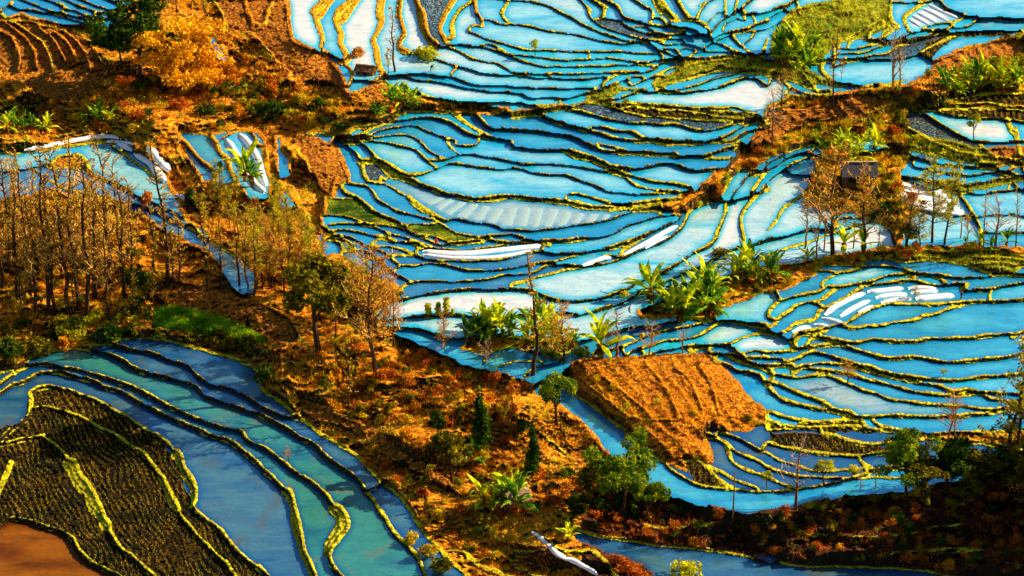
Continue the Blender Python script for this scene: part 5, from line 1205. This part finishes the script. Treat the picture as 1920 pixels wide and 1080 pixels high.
g5 = 'plastic covered rows behind the tall banana'
cover([(425, 262), (440, 285), (458, 318), (478, 345), (497, 362)], 13, 'left white plastic row behind the banana plant', g5, .6); cover([(450, 252), (468, 272), (484, 300), (490, 325), (499, 350)], 14, 'right white plastic row behind the banana plant', g5, .6)
cover(T('O', '150,758 200,800 250,835 290,880 340,925 430,965 500,1000 570,1035 640,1085'), 9, 'crumpled white plastic row running to the bottom edge', None, .4, wav=.45, zoff=.25)
cover(T('E', '1320,380 1370,400 1415,440'), 9, 'small white plastic heap by the dark bush and narrow water', None, .4)
g6 = 'plastic sheets laid on the bank by the hut'
for k, s in enumerate(('930,290 1050,305 1200,340 1330,362', '940,330 1060,345 1220,372 1380,400', '960,370 1080,395 1240,420 1420,440', '985,410 1100,435 1260,465 1450,485', '1030,450 1120,462 1290,500 1480,515')):
    cover(T('H', s), 13, ('top', 'second', 'third', 'fourth', 'bottom')[k]+' strip of the big white plastic sheet right of the hut', g6, .22, flat=.4, wav=.3)
# ---- straw covered beds of the central plot ----
STR = plain('straw_mulch', (.26, .38, .42), .9, .1, .16)
tops = [(822, 368), (842, 371), (862, 375), (885, 377), (905, 381), (928, 386), (952, 389), (977, 384), (1002, 386), (1027, 386), (1056, 389), (1080, 396), (1103, 399), (1130, 399), (1152, 403)]
bots = [(795, 380), (808, 388), (826, 398), (845, 408), (880, 413), (906, 419), (932, 425), (965, 428), (990, 429), (1012, 430), (1038, 428), (1064, 425), (1090, 421), (1120, 417), (1143, 410)]
for k in range(14):
    a, b, c, d = tops[k], tops[k+1], bots[k+1], bots[k]; f_ = .82
    V = []; F = []; nn, mm_ = 9, 5
    for i in range(nn):
        t = i/(nn-1)
        for j2 in range(mm_):
            s_ = .5+(j2/(mm_-1)-.5)*f_; tt = .04+t*.92
            px = (a[0]*(1-s_)+b[0]*s_)*(1-tt)+(d[0]*(1-s_)+c[0]*s_)*tt; py = (a[1]*(1-s_)+b[1]*s_)*(1-tt)+(d[1]*(1-s_)+c[1]*s_)*tt
            x, y, z = P(px, py); ed = j2 in (0, mm_-1) or i in (0, nn-1); V.append((x, y, (-.04 if ed else .035+random.uniform(-.02, .02))))
    z0 = np.median([P((a[0]+d[0])/2+j2*3, (a[1]+d[1])/2+2)[2] for j2 in range(3)]); V = [(x, y, z0+z) for x, y, z in V]
    for i in range(nn-1):
        for j2 in range(mm_-1): q = i*mm_+j2; F.append((q, q+mm_, q+mm_+1, q+1))
    o = obj('straw_bed', pymesh('straw_bed', V, F, STR, True)); tag(o, 'flat straw covered bed in the long silvery plot of slanting beds', 'seed bed', 'straw covered beds of the central plot')
# ---- huts ----
WALLM = plain('hut_wall_mud', (.16, .065, .020), .95, .1, .4); ROOFD = plain('hut_roof_slate', (.045, .04, .05), .8, .3, .4); ROOFR = plain('hut_roof_thatch', (.30, .10, .03), .95, .1, .4); LATT = plain('hut_lattice', (.24, .15, .09), .9, .1, .3); PLANK = plain('ridge_plank', (.50, .36, .18), .8, .2, .2); DK = plain('dark_doorway', (.012, .008, .006), .9, .1)
def box(V, F, x0, x1, y0, y1, z0, z1):
    b = len(V); V += [(x, y, z) for z in (z0, z1) for x, y in ((x0, y0), (x1, y0), (x1, y1), (x0, y1))]
    F += [(b, b+3, b+2, b+1), (b+4, b+5, b+6, b+7), (b, b+1, b+5, b+4), (b+1, b+2, b+6, b+5), (b+2, b+3, b+7, b+6), (b+3, b, b+4, b+7)]
def hut(px, py, w, d, h, rh, rot, label, roofm, wallm, planks=12):
    x, y, z = P(px, py); t = bpy.data.objects.new('field_hut', None); C.objects.link(t); t.location = (x, y+d/2, z-.1); t.rotation_euler = (0, 0, rot); tag(t, label, 'hut')
    V, F = [], []; box(V, F, -w/2, w/2, -d/2, d/2, -.6, h); b = len(V); V += [(-w/2, -d/2, h), (-w/2, d/2, h), (-w/2, 0, h+rh-.1), (w/2, -d/2, h), (w/2, d/2, h), (w/2, 0, h+rh-.1)]; F += [(b, b+2, b+1), (b+3, b+4, b+5)]
    obj('wall', pymesh('wall', V, F, wallm), t)
    V, F = [], []; box(V, F, -w*.08, w*.16, -d/2-.04, -d/2+.05, -.1, h*.8); dr = obj('door', pymesh('door', V, F, DK), t)
    V, F = [], []; box(V, F, -w*.34, -w*.2, -d/2-.04, -d/2+.05, h*.45, h*.75); obj('window', pymesh('window', V, F, DK), t)
    e = .35; slope = math.hypot(d/2+e, rh)
    V, F = [], []; box(V, F, -w/2-.3, w/2+.3, -.16, .16, h+rh-.02, h+rh+.12); rf_ = obj('roof', pymesh('roof', V, F, PLANK), t)
    pw = (w+.6)/planks
    for sgn in (-1, 1):
        V, F = [], []; a = (-pw/2*.94, 0, 0)
        y1 = sgn*(d/2+e); zz0 = h-e*rh/(d/2); th = .07; b = 0
        V = [(-pw*.47, 0, h+rh), (pw*.47, 0, h+rh), (pw*.47, y1, zz0), (-pw*.47, y1, zz0), (-pw*.47, 0, h+rh-th), (pw*.47, 0, h+rh-th), (pw*.47, y1, zz0-th), (-pw*.47, y1, zz0-th)]
        F = [(0, 1, 2, 3), (7, 6, 5, 4), (0, 3, 7, 4), (1, 5, 6, 2), (3, 2, 6, 7), (0, 4, 5, 1)]
        me = pymesh('roof_plank', V, F, roofm)
        for k in range(planks):
            o = obj('roof_plank', me, rf_); o.location = (-w/2-.3+pw*(k+.5), 0, random.uniform(-.03, .03))
    return t
hut(1611, 352, 5.6, 3.6, 2.4, 1.6, .02, 'dark roofed field hut on the hummock among rusty trees', ROOFD, WALLM)
hut(686, 142, 3.3, 2.2, 1.1, .6, -.3, 'small low hut with reddish roof between the white paddies', WALLM, WALLM)
hut(967, 958, 3.0, 2.6, 1.9, 1.3, .5, 'hut with a brown lattice roof behind the banana plant', LATT, WALLM, 16)
hut(1017, 712, 1.7, 1.3, .7, .5, .3, 'tiny shelter with pale roof beside the small round green tree', PLANK, WALLM, 6)
# ---- post and poles ----
def post(px, py, top, label):
    x, y, z = P(px, py); h = (py-top)/(ppm_at(px, py)*.913); V, F = [], []; prism(V, F, (0, 0, -.5), (.05, 0, h*.5), .13, .11, 7); prism(V, F, (.05, 0, h*.5), (0, .03, h), .11, .08, 7); F.append(tuple(range(len(V)-7, len(V))))
    o = obj('wooden_post', pymesh('wooden_post', V, F, BARKW)); o.location = (x, y, z); tag(o, label, 'post')
post(1374, 966, 882, 'lone upright wooden post at the shore of the lower blue paddy')
for px, py, tp, l in ((1545, 468, 410, 'thin pole left of the rusty trees in the shallow water'), (1600, 466, 415, 'thin pole between the rusty trees and the yellow banana'), (1801, 446, 418, 'thin pole at the curved bank by the small bare tree')): post(px, py, tp, l)
# ---- people ----
SKIN = plain('skin', (.35, .17, .09), .7, .2); HAIR = plain('hair', (.01, .008, .006), .7, .2); CL = dict(dark=plain('cloth_dark', (.012, .012, .03), .9, .1), red=plain('cloth_red', (.75, .02, .015), .9, .1), blue=plain('cloth_blue', (.03, .05, .16), .9, .1))
def person(px, py, top, cloth, label, bend=.0, rot=0., leg='dark'):
    x, y, z = P(px, py); H_ = (py-top)/(ppm_at(px, py)*.913); s = max(1.45, min(H_, 1.75))/1.7 if bend < .3 else 1.0
    t = bpy.data.objects.new('person', None); C.objects.link(t); t.location = (x, y, z-.02); t.scale = (s,)*3; t.rotation_euler = (0, 0, rot); tag(t, label, 'person')
    cb, sb = math.cos(bend), math.sin(bend)
    def up(dx, dz, dy=0): return (dx, -(dz*sb)+dy*cb, .92+dz*cb+dy*sb)
    J_ = dict(pel=(0, 0, .92), ch=up(0, .36), nk=up(0, .54), hd=up(0, .66), ht=up(0, .76), sl=up(-.19, .49), sr=up(.19, .49), el=up(-.26, .24, -.08), er=up(.26, .24, -.08), hl=(-.22, -.30*sb-.25-.35*sb, .70-.45*sb), hr=(.20, -.30*sb-.28-.35*sb, .72-.45*sb),
        kl=(-.11, -.05, .48), kr=(.12, .06, .48), al=(-.12, .02, .06), ar=(.13, .12, .06), tl=(-.13, -.14, .02), tr=(.14, -.04, .02))
    rad = dict(pel=.14, ch=.15, nk=.055, hd=.10, ht=.075, sl=.06, sr=.06, el=.045, er=.045, hl=.035, hr=.035, kl=.065, kr=.065, al=.045, ar=.045, tl=.04, tr=.04)
    nm = list(J_); E = [('pel', 'ch'), ('ch', 'nk'), ('nk', 'hd'), ('hd', 'ht'), ('ch', 'sl'), ('ch', 'sr'), ('sl', 'el'), ('sr', 'er'), ('el', 'hl'), ('er', 'hr'), ('pel', 'kl'), ('pel', 'kr'), ('kl', 'al'), ('kr', 'ar'), ('al', 'tl'), ('ar', 'tr')]
    me = bpy.data.meshes.new('body'); me.from_pydata([J_[k] for k in nm], [(nm.index(a), nm.index(b)) for a, b in E], []); me.update(); o = obj('body', me, t)
    me.materials.append(SKIN)
    md = o.modifiers.new('skin', 'SKIN'); sv = me.skin_vertices[0].data if me.skin_vertices else None
    if sv is None: me.attributes; 
    for k, n_ in enumerate(nm):
        if sv: sv[k].radius = (rad[n_], rad[n_]); sv[k].use_root = (n_ == 'pel')
    o.modifiers.new('sub', 'SUBSURF').levels = 1; o.modifiers['sub'].render_levels = 1
    def tube(nm_, chain, m):
        V, F = [], []
        for (a, ra), (b, rb) in zip(chain[:-1], chain[1:]): prism(V, F, a, b, ra, rb, 8)
        obj(nm_, pymesh(nm_, V, F, m, True), t)
    c = CL[cloth]
    tube('jacket', [(tuple(np.array(J_['pel'])+(0, 0, -.06)), .185), (J_['ch'], .19), (up(0, .5), .11)], c)
    for a, b, d in (('sl', 'el', 'hl'), ('sr', 'er', 'hr')): tube('sleeve', [(J_[a], .085), (J_[b], .065), (tuple((np.array(J_[b])+2*np.array(J_[d]))/3), .05)], c)
    for a, b in (('kl', 'al'), ('kr', 'ar')): tube('trouser_leg', [(J_['pel'], .13), (J_[a], .09), (tuple(np.array(J_[b])+(0, 0, .15)), .075)], CL[leg])
    tube('hair', [(up(0, .66, .04), .115), (up(0, .78, .03), .085), (up(0, .81, .02), .03)], HAIR)
person(808, 134, 117, 'dark', 'person in dark clothes bending in the white paddy below the yellow green bush', .9, 1.2)
person(817, 464, 450, 'red', 'person in a red top on the bank above the long white plastic row', .35, 2.6)
person(1802, 561, 545, 'dark', 'person in dark clothes standing on the bank at the end of the white rows', .2, .4)
# ---- floating weed ----
def specks(name, cells, n, m, size):
    sel = np.isin(lab, list(cells)) & inframe; jj, ii = np.nonzero(sel)
    if not len(jj): return
    r = np.random.default_rng(len(name)); k = r.choice(len(jj), n); jj, ii = jj[k], ii[k]; z = lev[lab[jj, ii]]+.02; t = (HC-z)/(-dzr[jj]); c = np.stack([t*(gx[ii]-960)/FPX, t*dyr[jj], z], 1)
    s = size*r.uniform(.4, 1.5, (n, 1)); a = r.uniform(0, 6.28, n); d = np.stack([np.cos(a), np.sin(a), 0*a], 1); e = np.stack([-np.sin(a), np.cos(a), 0*a], 1); u = np.array((0, 0, 1.))
    V = np.stack([c-d*s-u*.03, c+e*s*.5, c+d*s, c+u*s*.5], 1).reshape(-1, 3); b4 = np.arange(n)[:, None]*4; F = np.concatenate([b4+[0, 1, 3], b4+[1, 2, 3], b4+[0, 3, 2]], 0); o = obj(name, mesh_np(name, V, F, m, False, 3)); tag(o, kind='stuff')
specks('floating_straw', [l for l, k in seed.items() if k in ('speck',)], 6500, plain('wet_straw', (.06, .04, .015), .9, .1), .16)
specks('green_duckweed', [l for l, k in seed.items() if k in ('weedy',)], 5000, GM['c'], .20)
specks('scattered_clods', [l for l in range(ncell) if not small[l] and seed.get(l) != 'white'], 7000, plain('wet_clods', (.10, .09, .07), .9, .1), .09)
